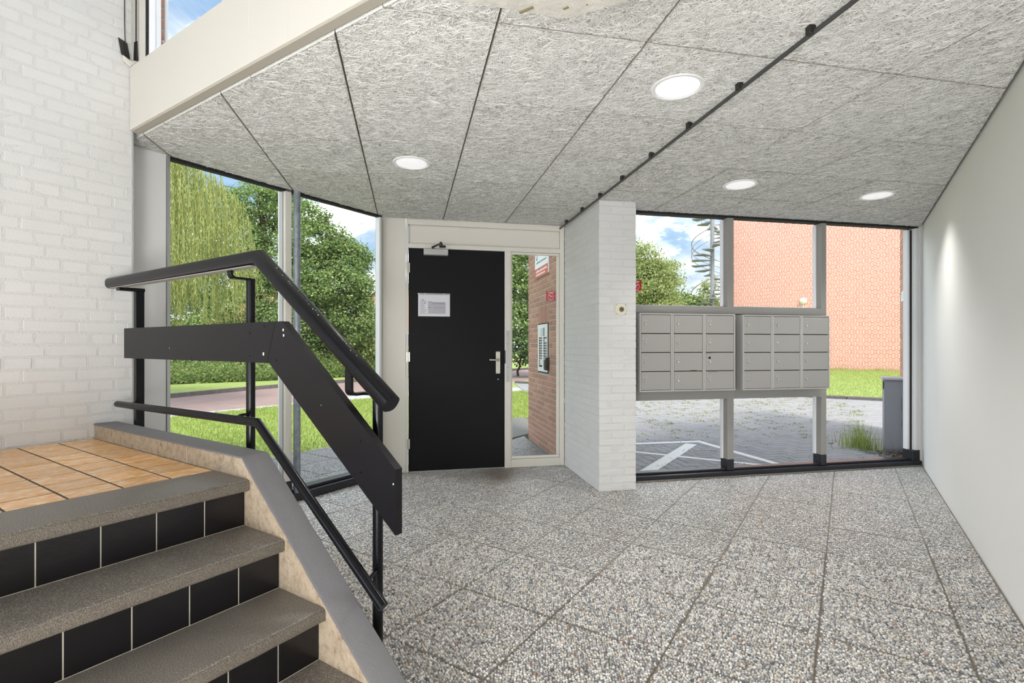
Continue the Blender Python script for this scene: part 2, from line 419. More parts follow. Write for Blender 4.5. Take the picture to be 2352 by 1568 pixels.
M['ink_dark'] = mat('printed black', L(45, 44, 52), 0.8)
M['print_grey'] = mat('pale printed field', L(196, 194, 204), 0.8)
M['sign_white'] = mat('white sign', L(232, 234, 236), 0.4)
M['sign_red'] = mat('sign red', L(206, 20, 24), 0.45)
M['sign_orange'] = mat('sign orange red', L(206, 86, 62), 0.45)
M['faded_red'] = mat('red sticker seen from behind', L(186, 72, 84), 0.5)
M['faded_white'] = mat('sticker print seen from behind', L(232, 196, 196), 0.5)
M['sign_blue'] = mat('sign dark blue', L(40, 52, 82), 0.5)
M['sign_teal'] = mat('sign grey blue', L(110, 128, 140), 0.5)
M['plastic_cream'] = mat('cream plastic', L(222, 216, 196), 0.4)
M['plastic_dark'] = mat('dark plastic', L(40, 38, 34), 0.5)
M['lamp_white'] = mat('white lamp rim', L(238, 238, 238), 0.35)
M['black_tape'] = mat('black tape', L(24, 22, 22), 0.35)
M['lawn_soil'] = ramp_mat('mown lawn', 9, [(.3, LO(140, 156, 84, 0.8)), (.5, LO(160, 178, 96, 0.8)), (.7, LO(182, 192, 110, 0.8))], 0.95, (60, .6, .03))
M['grass'] = leaf_mat('grass blade', LO(134, 158, 76, 0.8), LO(164, 186, 96, 0.8), LO(198, 206, 122, 0.8), .35)
M['dry_grass'] = leaf_mat('dry weed', LO(150, 160, 70, 0.6), LO(186, 176, 96, 0.6), LO(206, 186, 118, 0.6), .3)
M['road'] = brick_mat('pinkish clinker road', LO(176, 146, 140, 0.75), LO(158, 128, 124, 0.75), LO(140, 124, 116, 0.75), 0.21, 0.075, 0.008)
M['stone_kerb'] = ramp_mat('grey kerb stone', 12, [(.3, LO(124, 116, 112)), (.7, LO(160, 152, 146))], 0.9)
M['walk'] = ramp_mat('pale footpath concrete', 8, [(.3, LO(176, 174, 170, 0.75)), (.7, LO(206, 204, 200, 0.75))], 0.9)
M['paver'] = mat('grey concrete clinker', LO(142, 140, 142, 1), 0.85, noise=(120, .14), bump=(200, .5, .004), var=.09)
M['paving_far'] = brick_mat('grey clinker paving', LO(150, 148, 150, 0.98), LO(136, 135, 138, 0.98), LO(128, 120, 104, 0.98), 0.215, 0.108, 0.006)
M['paint_white'] = mat('white road paint', LO(228, 227, 224, 0.9), 0.7, noise=(40, .07))
M['cabinet'] = mat('grey utility cabinet', LO(134, 134, 145, 1), 0.55, noise=(18, .05))
M['cabinet_top'] = mat('lilac grey cabinet lid', LO(180, 172, 182, 1), 0.6)
M['mulch'] = mat('wood chip', LO(150, 124, 104), 0.95, island=.45)
M['spiral'] = mat('grey galvanised stair', LO(196, 198, 204), 0.5)
M['maple'] = leaf_mat('maple leaf', LO(82, 106, 60, 1), LO(124, 148, 90, 1), LO(180, 192, 132, 1), .5)
M['maple_dark'] = leaf_mat('dark hedge leaf', LO(56, 80, 50, 1), LO(84, 110, 66, 1), LO(116, 140, 86, 1), .3)  # darker green for hedges and undergrowth
M['willow'] = leaf_mat('willow leaf', LO(118, 136, 80, 1), LO(150, 164, 104, 1), LO(190, 196, 138, 1))
M['birch'] = leaf_mat('birch leaf', LO(120, 138, 84, 1), LO(158, 170, 112, 1), LO(200, 204, 148, 1), .5)
M['weed'] = leaf_mat('tall weed leaf', LO(96, 124, 70, 1), LO(134, 156, 94, 1), LO(180, 186, 122, 1))
M['bark'] = ramp_mat('bark', 20, [(.3, LO(70, 58, 46)), (.7, LO(120, 104, 86))], 0.95, (30, .8, .02))
M['house_wall'] = mat('orange house brick', LO(214, 160, 128, 0.75), 0.9)
M['roof_tile'] = mat('dark roof tile', LO(110, 92, 84), 0.9)
M['pvc'] = mat('white pvc', L(240, 240, 244), 0.4)

# ------------------------------------------------------------------ brick helpers
def brick_mesh(name, l, t, h, m, jit=0.0016, bev=0.003):
    """a single brick, origin at its centre, x along the wall, y through it; front corners slightly uneven"""
    mb = MB(); mb.box(XY, (-l / 2, -t / 2, -h / 2), (l / 2, t / 2, h / 2), bev)
    mb.v = [tuple(c + random.uniform(-jit, jit) for c in p) for p in mb.v]
    return raw_mesh(name, mb, m)
class Bricks:
    def __init__(self, m, t=.1, h=.052, nvar=4):
        self.m, self.t, self.h, self.nvar, self.cache = m, t, h, nvar, {}
    def mesh(self, l, t=None, h=None):
        key = (round(l, 3), round(t or self.t, 3), round(h or self.h, 3), random.randrange(self.nvar))
        if key not in self.cache: self.cache[key] = brick_mesh('brick', l, key[1], key[2], self.m)
        return self.cache[key]
    def put(self, F, parent, x0, x1, y0, y1, z0, h=None, along='x'):
        h = h or self.h
        cx, cy, cz = (x0 + x1) / 2, (y0 + y1) / 2, z0 + h / 2
        if along == 'x': me = self.mesh(x1 - x0, y1 - y0, h); Mx = frame_m(F, (cx, cy, cz))
        else: me = self.mesh(y1 - y0, x1 - x0, h); Mx = frame_m(F, (cx, cy, cz)) @ Matrix.Rotation(math.pi / 2, 4, 'Z')
        s = 1 + random.uniform(-.006, .006)
        return shared('brick', me, Mx @ Matrix.Rotation(random.uniform(-.006, .006), 4, 'Y') @ Matrix.Scale(s, 4), parent)
COURSE = .0617

def clip_poly(poly, planes):
    """Sutherland-Hodgman: planes as (nx, ny, k) keep nx*x+ny*y <= k"""
    for nx, ny, k in planes:
        out = []
        for i in range(len(poly)):
            p, q = poly[i], poly[(i + 1) % len(poly)]
            dp, dq = nx * p[0] + ny * p[1] - k, nx * q[0] + ny * q[1] - k
            if dp <= 0: out.append(p)
            if (dp < 0 < dq) or (dq < 0 < dp):
                t = dp / (dp - dq); out.append((p[0] + t * (q[0] - p[0]), p[1] + t * (q[1] - p[1])))
        poly = out
        if len(poly) < 3: return []
    return poly
def inset(poly, g):
    """shrink a convex polygon by g"""
    area = sum(poly[i][0] * poly[(i + 1) % len(poly)][1] - poly[(i + 1) % len(poly)][0] * poly[i][1] for i in range(len(poly)))
    if area < 0: poly = poly[::-1]
    pl = []
    for i in range(len(poly)):
        p, q = poly[i], poly[(i + 1) % len(poly)]
        ex, ey = q[0] - p[0], q[1] - p[1]; n = math.hypot(ex, ey)
        if n < 1e-6: continue
        nx, ny = ey / n, -ex / n; pl.append((nx, ny, nx * p[0] + ny * p[1] - g))
    return clip_poly(poly, pl)
def inside(px, py, poly, g=0.0):
    area = sum(poly[i][0] * poly[(i + 1) % len(poly)][1] - poly[(i + 1) % len(poly)][0] * poly[i][1] for i in range(len(poly)))
    if area < 0: poly = poly[::-1]
    ok = np.ones(len(px), bool)
    for i in range(len(poly)):
        p, q = poly[i], poly[(i + 1) % len(poly)]
        ex, ey = q[0] - p[0], q[1] - p[1]; n = math.hypot(ex, ey)
        if n < 1e-6: continue
        ok &= ((ey * (px - p[0]) - ex * (py - p[1])) / n) <= -g
    return ok
def xy(v): return (v.x, v.y)
def half(nv, k): return (nv.x, nv.y, k)     # keep nv . p <= k

# ================================================================== FLOOR
def pebble_arrays(poly, lod, edge=.0045):
    xs = [p[0] for p in poly]; ys = [p[1] for p in poly]; s = .0120
    nx = int((max(xs) - min(xs)) / s) + 2; ny = int((max(ys) - min(ys)) / (s * .866)) + 2
    gx, gy = np.meshgrid(np.arange(nx), np.arange(ny))
    px = min(xs) + (gx + .5 * (gy % 2)) * s + rng.uniform(-.0036, .0036, gx.shape)
    py = min(ys) + gy * s * .866 + rng.uniform(-.0036, .0036, gx.shape)
    px, py = px.ravel(), py.ravel(); k = inside(px, py, poly, edge); px, py = px[k], py[k]
    n = len(px); big = rng.uniform(.0048, .0082, n); asp = rng.uniform(.62, 1.0, n); ang = rng.uniform(0, math.pi, n)
    hgt = rng.uniform(.0016, .0040, n)
    seg = 6 if lod == 0 else 5
    t = np.arange(seg) * 2 * math.pi / seg
    def ring(f, z):
        rr = f * (1 + rng.uniform(-.14, .14, (n, seg)))
        ex = big[:, None] * np.cos(t) * rr; ey = (big * asp)[:, None] * np.sin(t) * rr
        c, s_ = np.cos(ang)[:, None], np.sin(ang)[:, None]
        return np.stack([px[:, None] + ex * c - ey * s_, py[:, None] + ex * s_ + ey * c, np.broadcast_to(z, (n, seg))], -1)
    rings = [ring(1.0, np.full((n, 1), -.005) if lod == 0 else (hgt * .35)[:, None])] + ([ring(.74, (hgt * .72)[:, None])] if lod == 0 else [])
    top = np.stack([px, py, hgt], -1)[:, None, :]
    V = np.concatenate(rings + [top], 1); per = V.shape[1]; o = (np.arange(n) * per)[:, None, None]
    T = []
    for r in range(len(rings) - 1):
        for i in range(seg):
            j = (i + 1) % seg; T += [(r * seg + i, r * seg + j, (r + 1) * seg + j), (r * seg + i, (r + 1) * seg + j, (r + 1) * seg + i)]
    b = (len(rings) - 1) * seg
    for i in range(seg): T.append((b + i, b + (i + 1) % seg, per - 1))
    return V.reshape(-1, 3), (np.array(T)[None] + o).reshape(-1, 3)
def tile_mesh(poly, lod, out=False):
    """washed-gravel slab: a bed of river pebbles set in a slab; poly in the slab's own coordinates"""
    p = inset(poly, .0015)
    if len(p) < 3: return None
    q = inset(p, .002) or p
    mb = MB(); mb.prism([XY(x, y, -.03) for x, y in p], [XY(x, y, -.006) for x, y in p], 0, caps=False)
    if len(q) == len(p):
        mb.add([XY(x, y, -.006) for x, y in p] + [XY(x, y, -.003) for x, y in q], [(i, (i + 1) % len(p), len(p) + (i + 1) % len(p), len(p) + i) for i in range(len(p))])
    c = (sum(x for x, y in q) / len(q), sum(y for x, y in q) / len(q))
    mb.add([XY(x, y, -.003) for x, y in q] + [XY(c[0], c[1], -.003)], [(i, (i + 1) % len(q), len(q)) for i in range(len(q))])
    SV = np.array(mb.v); ST = []
    for f in mb.f:
        for i in range(1, len(f) - 1): ST.append((f[0], f[i], f[i + 1]))
    ST = np.array(ST)
    if lod < 2:
        PV, PT = pebble_arrays(p, lod)
        V = np.concatenate([SV, PV]); F = np.concatenate([ST, PT + len(SV)]); mi = np.concatenate([np.zeros(len(ST), int), np.ones(len(PT), int)])
    else: V, F, mi = SV, ST, np.zeros(len(ST), int)
    me = bpy.data.meshes.new('floor_tile')
    me.vertices.add(len(V)); me.vertices.foreach_set('co', V.astype(np.float32).ravel())
    me.loops.add(F.size); me.loops.foreach_set('vertex_index', F.astype(np.int32).ravel())
    me.polygons.add(len(F)); me.polygons.foreach_set('loop_start', np.arange(len(F), dtype=np.int32) * 3)
    me.update(calc_edges=True); me.polygons.foreach_set('material_index', mi.astype(np.int32)); me.polygons.foreach_set('use_smooth', mi == 1)
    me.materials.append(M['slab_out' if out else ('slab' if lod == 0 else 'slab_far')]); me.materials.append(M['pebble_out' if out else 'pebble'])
    return me
FP = .495
mb = MB(); W = [xy(v) for v in (CD(-2.2, -.635), CD(-2.2, 3.56), CD(3.22, 3.56), AB(-.25, 4.95), AB(1.69, 4.95), AB(1.69, 4.16), AB(5.02, 4.16), CD(6.4, -.635))]
mb.prism([XY(x, y, -.09) for x, y in W], [XY(x, y, -.0065) for x, y in W])
floor = setp(obj('floor', mb, M['joint_sand']), 'floor of square washed gravel slabs', None, None, 'structure')
full = {}
def lay(ci, di, parent, planes, lod, out=False):
    c0, d0 = 2.45 + ci * FP, .097 + di * FP
    sq = [(c0, d0), (c0 + FP, d0), (c0 + FP, d0 + FP), (c0, d0 + FP)]
    poly = clip_poly(sq, planes); cc, dd = c0 + FP / 2, d0 + FP / 2
    if len(poly) < 3: return
    loc = [(x - cc, y - dd) for x, y in poly]
    area = abs(sum(loc[i][0] * loc[(i + 1) % len(loc)][1] - loc[(i + 1) % len(loc)][0] * loc[i][1] for i in range(len(loc)))) / 2
    if area < .002: return
    Mx = frame_m(CD, (cc, dd, 0)); flipm = Matrix.Identity(4)
    if area > FP * FP * .999:
        key = (lod, random.randrange(3), out)
        if key not in full: full[key] = tile_mesh(loc, lod, out)
        me = full[key]; flipm = Matrix.Rotation(random.randrange(4) * math.pi / 2, 4, 'Z')
    else: me = tile_mesh(loc, lod, out)
    if me: shared('floor_tile', me, Mx @ flipm @ Matrix.Translation((0, 0, random.uniform(-.0012, .0012))), parent)
# planes written in (c, d): a = (c - d)/sqrt2, b = (c + d)/sqrt2
R2 = math.sqrt(2)
def pb(k): return (1 / R2, 1 / R2, k)
def pa(k): return (1 / R2, -1 / R2, k)
for ci in range(-3, 9):
    for di in range(-2, 7):
        cc, dd = 2.45 + (ci + .5) * FP, .097 + (di + .5) * FP
        a, b = (cc - dd) / R2, (cc + dd) / R2
        y = CD(cc, dd).y
        if cc < 1.15 - FP / 2: continue
        pl = [(0, -1, .629), (0, 1, 3.52), (-1, 0, -1.14), pb(4.94 if a < 1.69 else 4.10)]
        lay(ci, di, floor, pl, 0 if y < 2.95 else 1)

# ================================================================== CEILING of wood-wool boards
def panel_mesh(poly, nf, zoff):
    p = inset(poly, .0014); q = inset(p, .0030)
    if len(p) < 3 or len(q) != len(p): return None
    z0 = ZC + zoff; mb = MB(); n = len(p)
    up = [AB(x, y, z0 + .026) for x, y in p]; lo = [AB(x, y, z0 + .0035) for x, y in p]; bt = [AB(x, y, z0) for x, y in q]
    side = [(i, (i + 1) % n, n + (i + 1) % n, n + i) for i in range(n)]
    for i, f in enumerate(side):
        fas = all((p[j][0] + p[j][1]) / R2 < 1.2475 for j in (i, (i + 1) % n))      # the cut edges under the hall wall are white, joint sides darker
        mb.add([up[i], up[(i + 1) % n], lo[(i + 1) % n], lo[i]], [(0, 1, 2, 3)], 1 if fas else 3); mb.add([lo[i], lo[(i + 1) % n], bt[(i + 1) % n], bt[i]], [(0, 1, 2, 3)], 1 if fas else 3)
    mb.add(bt, [tuple(range(n))], 0)
    SV = np.array([tuple(v) for v in mb.v]); ST = []; SM = []
    for f, m_ in zip(mb.f, mb.m):
        for i in range(1, len(f) - 1): ST.append((f[0], f[i], f[i + 1])); SM.append(m_)
    xs = [v[0] for v in q]; ys = [v[1] for v in q]
    area = abs(sum(q[i][0] * q[(i + 1) % n][1] - q[(i + 1) % n][0] * q[i][1] for i in range(n))) / 2
    N = int(nf * (max(xs) - min(xs)) * (max(ys) - min(ys)) / .36)
    if N < 4: return SV, np.array(ST), np.array(SM), None
    x = rng.uniform(min(xs), max(xs), N); y = rng.uniform(min(ys), max(ys), N)
    th = rng.uniform(0, 2 * math.pi, N); cur = rng.normal(0, 22, N); ln = rng.uniform(.022, .062, N); w = rng.uniform(.0007, .00125, N)
    if nf < 3000: w *= 1.35
    z = z0 - rng.uniform(.0002, .0042, N); tilt = rng.uniform(-.0006, .0006, N); sl = rng.uniform(-.0016, .0016, N)
    S = 2; pts = []; cx, cy, t = x.copy(), y.copy(), th.copy()
    for s in range(S + 1):
        nx, ny = -np.sin(t), np.cos(t)
        zz = z + sl * (s / S - .5)
        pts.append(np.stack([np.stack([cx + nx * w, cy + ny * w, zz + tilt], -1), np.stack([cx - nx * w, cy - ny * w, zz - tilt], -1)], 1))
        cx = cx + np.cos(t) * ln / S; cy = cy + np.sin(t) * ln / S; t = t + cur * ln / S
    P = np.stack(pts, 1)                             # N, S+1, 2, 3 in (a, b, z); strands are trimmed at the board's edge
    P[..., 0] = np.clip(P[..., 0], min(xs), max(xs)); P[..., 1] = np.clip(P[..., 1], min(ys), max(ys))
    keep = np.ones(N, bool)
    for s in range(S + 1): keep &= inside(P[:, s, 0, 0], P[:, s, 0, 1], q, -.0004)
    P = P[keep]
    A3, B3 = np.array(AV), np.array(BV)
    W3 = P[..., 0:1] * A3 + P[..., 1:2] * B3 + P[..., 2:3] * np.array([0, 0, 1.0])
    n2 = len(W3); V = W3.reshape(n2, -1, 3); per = (S + 1) * 2
    T = []
    for s in range(S): T += [(2 * s, 2 * s + 1, 2 * s + 3), (2 * s, 2 * s + 3, 2 * s + 2)]
    F = (np.array(T)[None] + (np.arange(n2) * per)[:, None, None]).reshape(-1, 3)
    return SV, np.array(ST), np.array(SM), (V.reshape(-1, 3), F)
mb = MB(); CP = [xy(v) for v in (CD(1.262, -.72), CD(1.262, 3.62), CD(3.28, 3.62), AB(-.25, 4.92), AB(1.69, 4.92), AB(1.69, 4.3), AB(5.1, 4.3), CD(6.72, -.72))]
mb.prism([XY(x, y, ZC + .032) for x, y in CP], [XY(x, y, ZC + .22) for x, y in CP])
ceiling = setp(obj('ceiling', mb, M['dark_slab']), 'lobby ceiling of square wood wool boards', None, None, 'structure')
GA, GB = .597, .602
for ai in range(-4, 9):
    for bi in range(-4, 5):
        a0, b0 = .322 + ai * GA, 2.447 + bi * GB
        sq = [(a0, b0), (a0 + GA, b0), (a0 + GA, b0 + GB), (a0, b0 + GB)]
        # c = (a+b)/sqrt2 >= 1.24 ; d = (b-a)/sqrt2 between the glazing and the right wall
        pl = [(-1 / R2, -1 / R2, -1.240), (-1 / R2, 1 / R2, 3.565), (1 / R2, -1 / R2, .624), (0, 1, 4.866 if ai < 2 else 4.225)]
        poly = clip_poly(sq, pl)
        if len(poly) < 3: continue
        ym = sum(AB(x, y).y for x, y in poly) / len(poly)
        if ym < .9: continue
        nf = 9500 if ym < 2.7 else (5600 if ym < 3.6 else 2800)
        r = panel_mesh(poly, nf, random.uniform(-.0012, .0012))
        if r is None: continue
        SV, ST, SM, fib = r
        if fib is not None:
            V = np.concatenate([SV, fib[0]]); F = np.concatenate([ST, fib[1] + len(SV)]); mi = np.concatenate([SM, np.full(len(fib[1]), 2)])
        else: V, F, mi = SV, ST, SM
        np_mesh('ceiling_panel', V, F, [M['ceil_base'], M['ceil_edge'], M['fibre'], M['joint_side']], ceiling, mi)

# ================================================================== WALLS
# left wall, white painted brick in cross bond
mb = MB(); mb.box(CD, (-2.2, 3.364, 0), (1.204, 3.50, 5.2))
wl = setp(obj('wall_left', mb, M['white_joint']), 'white painted brick wall above the stair landing', None, None, 'structure')
BW = Bricks(M['white_brick'], .06, .053, 6)
def run(F, parent, brk, x_lo, x_hi, joints0, pitch, gap, y0, y1, z, h=None, along='x', lo_min=.018):
    k0 = math.floor((x_lo - joints0) / pitch)
    x = joints0 + k0 * pitch
    while x < x_hi:
        a, b = max(x + gap / 2, x_lo), min(x + pitch - gap / 2, x_hi)
        if b - a > lo_min: brk.put(F, parent, a, b, y0, y1, z, h, along)
        x += pitch
z = .706; r = 0
while z < 3.24:
    jo = random.uniform(-.004, .004)
    if r % 2 == 0: run(CD, wl, BW, .44, 1.203, .789 + jo, .109, .011, 3.3627, 3.42, z)
    else: run(CD, wl, BW, .44, 1.203, (.741 if r % 4 == 1 else .835) + jo, .2145, .011, 3.3627, 3.42, z)
    z += .0625; r += 1
# unseen hall roof and upper back wall, added to block sky light
mb = MB(); mb.box(CD, (-2.2, 3.5, 5.2), (1.24, -.8, 5.35)); setp(obj('ceiling_hall_blocker', mb, M['plaster']), 'unseen white ceiling of the stair hall, added to block sky light', None, None, 'structure')
mb = MB(); mb.box(CD, (-2.2, 3.5, 2.3), (-2.35, -.8, 5.35)); setp(obj('wall_back_blocker', mb, M['plaster']), 'unseen white wall high behind the viewer, added to block sky light', None, None, 'structure')
# right wall, smooth plaster; outside it goes on in brick
mb = MB(); mb.box(CD, (-4.0, -.635, -.05), (6.56, -.80, 5.2))
setp(obj('wall_right', mb, M['plaster']), 'smooth white plastered wall on the right', None, None, 'structure')
mb = MB(); mb.box(CD, (6.60, -.638, -.3), (9.06, -.80, 3.6))
wo = setp(obj('wall_outside_right', mb, M['brown_joint']), 'red brick outer wall seen past the utility cabinet', None, None, 'structure')
BR = Bricks(M['red_brick'], .06, .094, 4)
z = .56; r = 0
while z < 2.75:
    run(CD, wo, BR, 7.3, 9.06, 7.3 + (.11 if r % 2 else 0), .222, .012, -.69, -.634, z, .088); z += .104; r += 1
# hall wall over the lobby roof: boards under and beside the high window
up = thing('wall_upper', CD(1.21, 1.5, 2.4), 'cream boarded wall over the lobby ceiling edge', None, None, 'structure')
for d0, d1, zz in ((3.358, 2.1415, 2.757), (2.1405, 1.858, 5.2), (1.857, -.632, 5.2)):
    mb = MB(); mb.box(CD, (1.19, d0, 2.407), (1.236, d1, zz), .0012); obj('board', mb, M['cream'], up)
mb = MB(); mb.box(CD, (1.1905, 2.364, 2.7575), (1.236, 2.142, 5.2), .0012); obj('board', mb, M['cream'], up)
mb = MB(); mb.box(CD, (1.196, 3.358, 2.398), (1.234, -.632, 2.407)); obj('edge_strip', mb, mat('beige edge strip', L(172, 166, 154), .7), up)
w1 = thing('window_1', CD(1.24, 2.8, 2.757), 'high stair hall window over the cream boards', None, None, 'structure')
mb = MB(); mb.box(CD, (1.206, 3.203, 2.758), (1.240, 3.282, 5.2), .002); obj('filler', MB().box(CD, (1.229, 3.2825, 2.758), (1.240, 3.356, 5.2)), M['cream'], w1); obj('stile', mb, M['cream'], w1)
mb = MB(); mb.box(CD, (1.222, 3.190, 2.758), (1.278, 3.201, 5.2), .001); obj('outer_stile', mb, M['pvc'], w1)
mb = MB(); mb.box(CD, (1.207, 3.1995, 2.758), (1.221, 3.2025, 5.2)); obj('seal', mb, M['rubber'], w1)
mb = MB(); mb.box(CD, (1.250, 3.19, 2.758), (1.254, 2.365, 5.2)); obj('pane', mb, M['glass'], w1)
mb = MB(); mb.box(CD, (1.237, 3.19, 2.70), (1.285, 2.36, 2.7575)); obj('sill', mb, M['pvc'], w1)
pier = setp(obj('wall_pier_outside', MB().box(CD, (1.288, 3.252, 2.62), (1.313, 3.62, 5.2)), M['brown_joint']), 'sliver of brick pier outside the high window', None, None, 'structure')
BP = Bricks(M['red_brick'], .04, .052, 3)
z = 2.75
while z < 3.4:
    BP.put(CD, pier, 1.2885, 1.3145, 3.249, 3.33, z); z += .062
tp = obj('downpipe', MB().cyl(CD(1.331, 3.262, 2.62), CD(1.331, 3.262, 5.2), .012), M['pvc']); setp(tp, 'thin white pipe beside the brick pier outside the high window', 'pipe')
# grey panel between brick wall and left glazing
mb = MB(); mb.box(CD, (1.10, 3.553, 0), (1.452, 3.62, ZC + .03), .002)
t1 = setp(obj('trim_1', mb, M['panel_grey']), 'pale grey panel between brick wall and glazing', None, None, 'structure')
mb = MB(); mb.box(CD, (1.2045, 3.37, .70), (1.213, 3.56, 2.40), .002); obj('sealant_strip', mb, M['white_joint'], t1)

# ------------------------------------------------------------------ left glazing
w2 = thing('window_2', CD(2.3, 3.58, 0), 'tall left glazing looking on lawn and willow', None, None, 'structure')
def part(name, F, lo, hi, m, parent, bev=.002, label=None):
    mb = MB(); mb.box(F, lo, hi, bev); o = obj(name, mb, m, parent)
    if label: o['label'] = label
    return o
part('jamb', CD, (1.453, 3.545, .0), (1.472, 3.64, ZC), M['alu'], w2)
part('mullion', CD, (2.262, 3.562, .08), (2.318, 3.66, ZC - .002), M['frame_cream'], w2, .004)
part('mullion_bead', CD, (2.253, 3.585, .08), (2.262, 3.63, ZC - .002), M['grey_edge'], w2)
part('mullion_foot', CD, (2.258, 3.560, .03), (2.320, 3.662, .16), M['black_frame'], w2, .003)
part('end_stile', CD, (3.196, 3.562, .0), (3.222, 3.62, ZC), M['panel_grey'], w2)
part('end_seal', CD, (3.222, 3.570, .0), (3.228, 3.65, ZC), M['rubber'], w2, 0)
part('sill', CD, (1.46, 3.510, .0), (3.215, 3.66, .062), M['black_frame'], w2, .006)
part('sill_bead', CD, (1.46, 3.560, .062), (3.215, 3.66, .085), M['black_frame'], w2, .004)
part('head', CD, (1.455, 3.562, ZC - .020), (3.225, 3.608, ZC + .03), M['rubber'], w2, .002)
part('pane', CD, (1.468, 3.600, .08), (2.262, 3.606, ZC - .02), M['glass'], w2, 0)
part('pane', CD, (2.318, 3.600, .08), (3.195, 3.606, ZC - .02), M['glass'], w2, 0)
mb = MB(); mb.tube([CD(2.352, 3.548, -.004), CD(2.352, 3.548, ZC)], .026, 16); mb.box(CD, (2.31, 3.52, -.004), (2.395, 3.575, .004))
o = obj('post', mb, M['galv'], w2); o['label'] = 'galvanised round steel post'

# ------------------------------------------------------------------ entrance front
t2 = setp(obj('trim_2', MB().box(AB, (-.252, 4.872, 0), (-.024, 4.94, ZC + .03), .002), M['frame_cream']), 'cream corner panel left of the black door', None, None, 'structure')
obj('edge_bead', MB().box(AB, (-.262, 4.868, 0), (-.2525, 4.93, ZC + .02), .001), M['pvc'], t2)
dr = thing('door_1', AB(.46, 4.9, 0), 'black entrance door with cream frame and sidelight', None, None, 'structure')
DB = 4.874
def fr(name, a0, a1, z0, z1, b0=DB - .012, b1=DB + .10, m=None, bev=.003): return part(name, AB, (a0, b0, z0), (a1, b1, z1), m or M['frame_cream'], dr, bev)
fr('jamb', -.022, -.002, 0, ZC + .03)
fr('jamb', .922, .984, 0, 2.118)
fr('jamb', 1.484, 1.528, 0, ZC + .03)
fr('head_rail', -.002, 1.484, 2.118, 2.160)
fr('top_rail', -.002, 1.484, 2.338, ZC + .03)
fr('bottom_rail', .984, 1.484, 0, .078)
fr('transom_panel', .0, 1.482, 2.158, 2.340, DB + .016, DB + .05, M['frame_cream'])
for a0, a1, z0, z1 in ((.0, 1.482, 2.161, 2.172), (.0, 1.482, 2.326, 2.337), (.0, .012, 2.172, 2.326), (1.470, 1.482, 2.172, 2.326)): fr('transom_bead', a0, a1, z0, z1, DB + .004, DB + .02, bev=.004)
for a0, a1, z0, z1 in ((.985, 1.483, 2.094, 2.117), (.985, 1.483, .079, .102), (.985, 1.000, .102, 2.094), (1.455, 1.483, .102, 2.094)): fr('glazing_bead', a0, a1, z0, z1, DB + .002, DB + .03, bev=.005)
part('pane', AB, (1.0, DB + .03, .10), (1.456, DB + .035, 2.095), M['glass'], dr, 0)
o = fr('leaf', .001, .919, .012, 2.114, DB - .004, DB + .042, M['black_door'], .003)
o = fr('threshold', -.002, .922, .0005, .008, DB - .004, DB + .05, M['alu'], .001)
for zz in (.27, 1.09, 1.93):
    mb = MB(); mb.cyl(AB(-.006, DB - .017, zz - .045), AB(-.006, DB - .017, zz + .045), .006, n=10)
    for k in (-.0155, .0155): mb.cyl(AB(-.006, DB - .017, zz + k - .0006), AB(-.006, DB - .017, zz + k + .0006), .0068, n=10)
    mb.box(AB, (-.020, DB - .0145, zz - .045), (.012, DB - .0105, zz + .045))
    obj('hinge', mb, M['steel'], dr)
# handle on its long plate
lf = o
pl = part('handle_plate', AB, (.834, DB - .013, .922), (.878, DB - .003, 1.140), M['steel'], dr, .003)
mb = MB()
mb.lathe(AB(.857, DB - .013, 1.056), -BV, [(.0155, 0), (.0155, .006), (.0105, .010), (.0105, .048), (0, .050)], 20)
mb.tube([AB(.857, DB - .055, 1.056), AB(.850, DB - .0585, 1.057), AB(.835, DB - .060, 1.058), AB(.772, DB - .060, 1.059), AB(.768, DB - .056, 1.059)], .0088, 12)
obj('lever', mb, M['steel'], pl)
mb = MB()
for a in (.8425, .8695):
    for zz in (.931, 1.131): mb.cyl(AB(a, DB - .0138, zz), AB(a, DB - .0125, zz), .0032, n=8)
obj('screw', mb, M['plastic_dark'], pl)
obj('rim_cylinder', MB().lathe(AB(.857, DB - .004, .868), -BV, [(.006, 0), (.006, .004), (0, .005)], 12), M['steel'], dr)
st = part('strike_plate', AB, (.934, DB - .0145, .842), (.972, DB - .0115, 1.342), M['alu'], dr, .001)
mb = MB()
for zz in (.885, .985, 1.215, 1.305): mb.cyl(AB(.953, DB - .0152, zz), AB(.953, DB - .014, zz), .0035, n=8)
obj('screw', mb, M['plastic_dark'], st)
part('lock_bolt', AB, (.917, DB - .0148, 1.02), (.930, DB - .002, 1.15), M['black_frame'], dr, .003)
# closer on the upper edge
cl = part('door_closer', AB, (.140, DB - .062, 2.050), (.368, DB - .004, 2.108), mat('silver closer body', L(186, 186, 186), .42, .3), dr, .004)
mb = MB(); mb.cyl(AB(.225, DB - .033, 2.108), AB(.225, DB - .033, 2.128), .010, n=12)
mb.tube([AB(.222, DB - .033, 2.128), AB(.292, DB - .17, 2.136)], .0, sect=[(-.011, -.004), (.011, -.004), (.011, .004), (-.011, .004)])
mb.cyl(AB(.292, DB - .17, 2.124), AB(.292, DB - .17, 2.150), .011, n=12)
mb.tube([AB(.292, DB - .17, 2.143), AB(.316, DB - .016, 2.143)], .0, sect=[(-.010, -.004), (.010, -.004), (.010, .004), (-.010, .004)])
mb.box(AB, (.286, DB - .026, 2.128), (.346, DB - .012, 2.150), .003)
obj('closer_arm', mb, M['black_frame'], cl)

